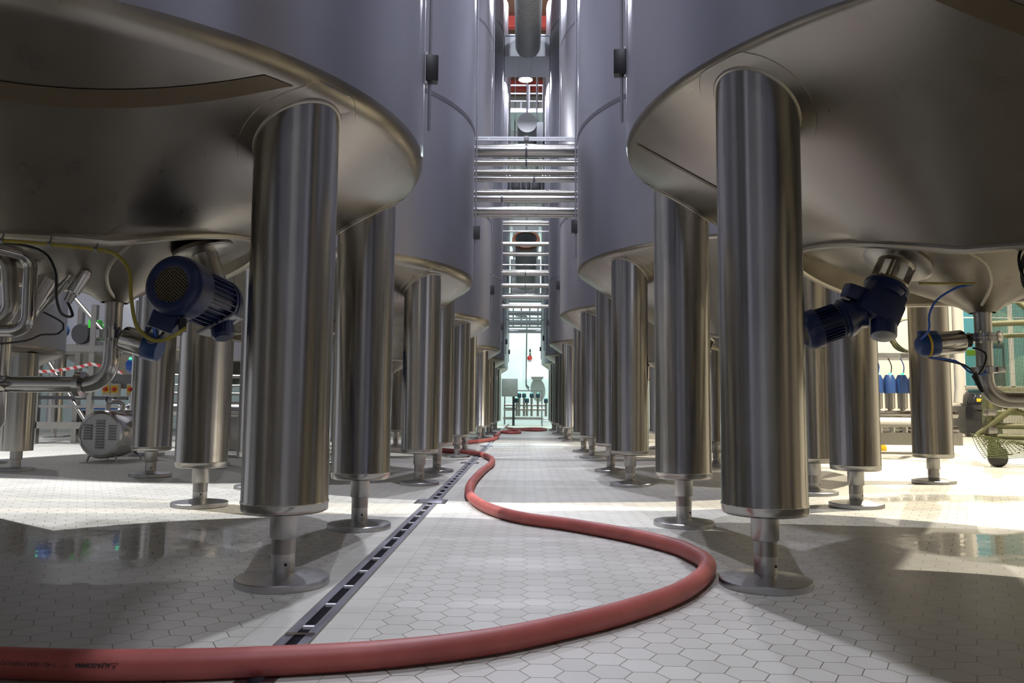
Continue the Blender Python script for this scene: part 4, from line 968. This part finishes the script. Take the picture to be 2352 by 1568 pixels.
sf = thing('scaffold_tower', (8.9, 13.4, .09), 'olive wheeled scaffold tower wrapped in netting at the right edge', 'scaffold')
U, V, S0 = Vector((.85, -.52, 0)), Vector((.52, .85, 0)), Vector((7.86, 13.2, 0))
def sc(u, v, z): return S0 + U * u + V * v + Vector((0, 0, z))
for u in (0, 2.0):
    for v in (0, 1.3):
        obj('post', MB().cyl(sc(u, v, .36), sc(u, v, 4.2), .055, n=14), M['olive'], sf)
        obj('wheel', MB().lathe([(0, -.04), (.13, -.04), (.15, -.025), (.15, .025), (.13, .04), (0, .04)], sc(u + .08, v, .242), (.25, 1, 0), 28), M['black'], sf)
        obj('caster_fork', MB().bbox(sc(u + .03, v, .37), (.17, .13, .2), .03), M['olive'], sf)
for z in (.60, .78, 2.5): obj('ledger', MB().cyl(sc(-.1, 0, z), sc(2.1, 0, z), .05, n=12), M['olive'], sf)
for z in (1.0, 2.4, 3.8):
    obj('ledger', MB().cyl(sc(0, 1.3, z), sc(2, 1.3, z), .045, n=12), M['olive'], sf)
    obj('ledger', MB().cyl(sc(0, 0, z), sc(0, 1.3, z), .045, n=12), M['olive'], sf)
for p, q in ((sc(-.2, -.05, .62), sc(2, -.05, 2.5)), (sc(0, .06, 3.3), sc(2, .06, 1.4)), (sc(0, .03, 1.2), sc(2, .03, .3))): obj('brace', MB().cyl(p, q, .045, n=12), M['olive'], sf)
for z in (.7, 1.0): obj('coupler', MB().bbox(sc(0, -.03, z), (.16, .16, .12), .03), M['dullpipe'], sf)
net = MB()
n1, n2 = 100, 150
def netp(i, j):
    u = i / n1; w_ = j / n2; return sc(-.12 + u * 2.2, .14 + .05 * sin(u * 9 + w_ * 4), .42 + w_ * 3.1 + .06 * sin(u * 7))
for i in range(n1 + 1): net.tube([netp(i, j) for j in range(0, n2 + 1, 10)], .0042, 3, cap=False)
for j in range(n2 + 1): net.tube([netp(i, j) for i in range(0, n1 + 1, 5)], .0042, 3, cap=False)
obj('netting', net, M['net'], sf, smooth=False)['kind'] = 'stuff'
net = MB()
for i in range(22): net.tube([sc(-.3 + .04 * i, -.12 + .02 * sin(i), .66 - .008 * i), sc(-.2 + .045 * i, -.1, .38 + .08 * sin(i * .5)), sc(-.1 + .045 * i, -.08, .22 + .012 * i)], .006, 4)
for j in range(13): net.tube([sc(-.28 + .014 * j, -.12, .64 - .032 * j), sc(.25, -.11, .54 - .024 * j), sc(.75, -.1, .56 - .02 * j)], .006, 4)
obj('loose_netting', net, M['net'], sf, smooth=False)['kind'] = 'stuff'
bk = thing('floor_machine', (17.0, 29.5, .09), 'glossy black rounded machine on the floor below the windows', 'machine')
b = MB(); b.bbox((17.0, 29.5, .75), (1.5, 1.3, 1.1), .3); obj('body', b, M['blackgloss'], bk)
obj('hood', MB().lathe([(0, .5), (.45, .42), (.62, .1), (.62, -.1)], (17.05, 29.3, 1.35), (0, -.3, 1), 28), M['blackgloss'], bk); obj('badge', MB().bbox((16.75, 28.78, 1.45), (.16, .04, .12), .01), M['yellow'], bk)  # small yellow block stands in for a yellow reflection on the shell
for x in (16.5, 17.5): obj('wheel', MB().cyl((x, 28.95, .25), (x, 29.1, .25), .16, n=20), M['black'], bk)
# place behind the glass: a bright neighbouring hall
wallbox('wall_beyond', (20.0, 40.0, 5), (12, .2, 10), M['wall'])
nb = thing('panel_board', (20.9, 36, .09), 'pale notice panel with a yellow plate behind the glass', 'panel'); obj('panel', MB().bbox((20.9, 36.0, 3.5), (2.4, .06, .9), .01), M['white'], nb); obj('stand', MB().box((20.9, 36.05, 1.6), (.1, .08, 3.05)), M['galv'], nb); obj('plate', MB().bbox((20.8, 35.95, 3.75), (.7, .03, .25), .01), M['yellow'], nb)
for k in range(5):
    c = thing('glass_cabinet', (15.5 + k * 1.7, 37, .09), 'pale blue cabinet standing in the room behind the glass, %s from the left' % ['first', 'second', 'third', 'fourth', 'fifth'][k], 'cabinet', 'cabinets behind the glass'); obj('body', MB().bbox((15.5 + k * 1.7, 37.2, 2.2), (.9, .7, 4.2), .04), M['white'] if k % 2 else M['greybox'], c); obj('door', MB().bbox((15.5 + k * 1.7, 36.83, 2.2), (.8, .05, 3.9), .02), M['navy'] if k % 2 == 0 else M['wall'], c)
lmp = bpy.data.lights.new('hall_light', 'AREA'); lmp.energy = 1500; lmp.color = (.62, .95, 1.0); lmp.size = 3; lo = bpy.data.objects.new('hall_light', lmp); COL.objects.link(lo); lo.location = (19.5, 36, 9.5)
for o in bpy.data.objects:
    if 'off' in o: del o['off']
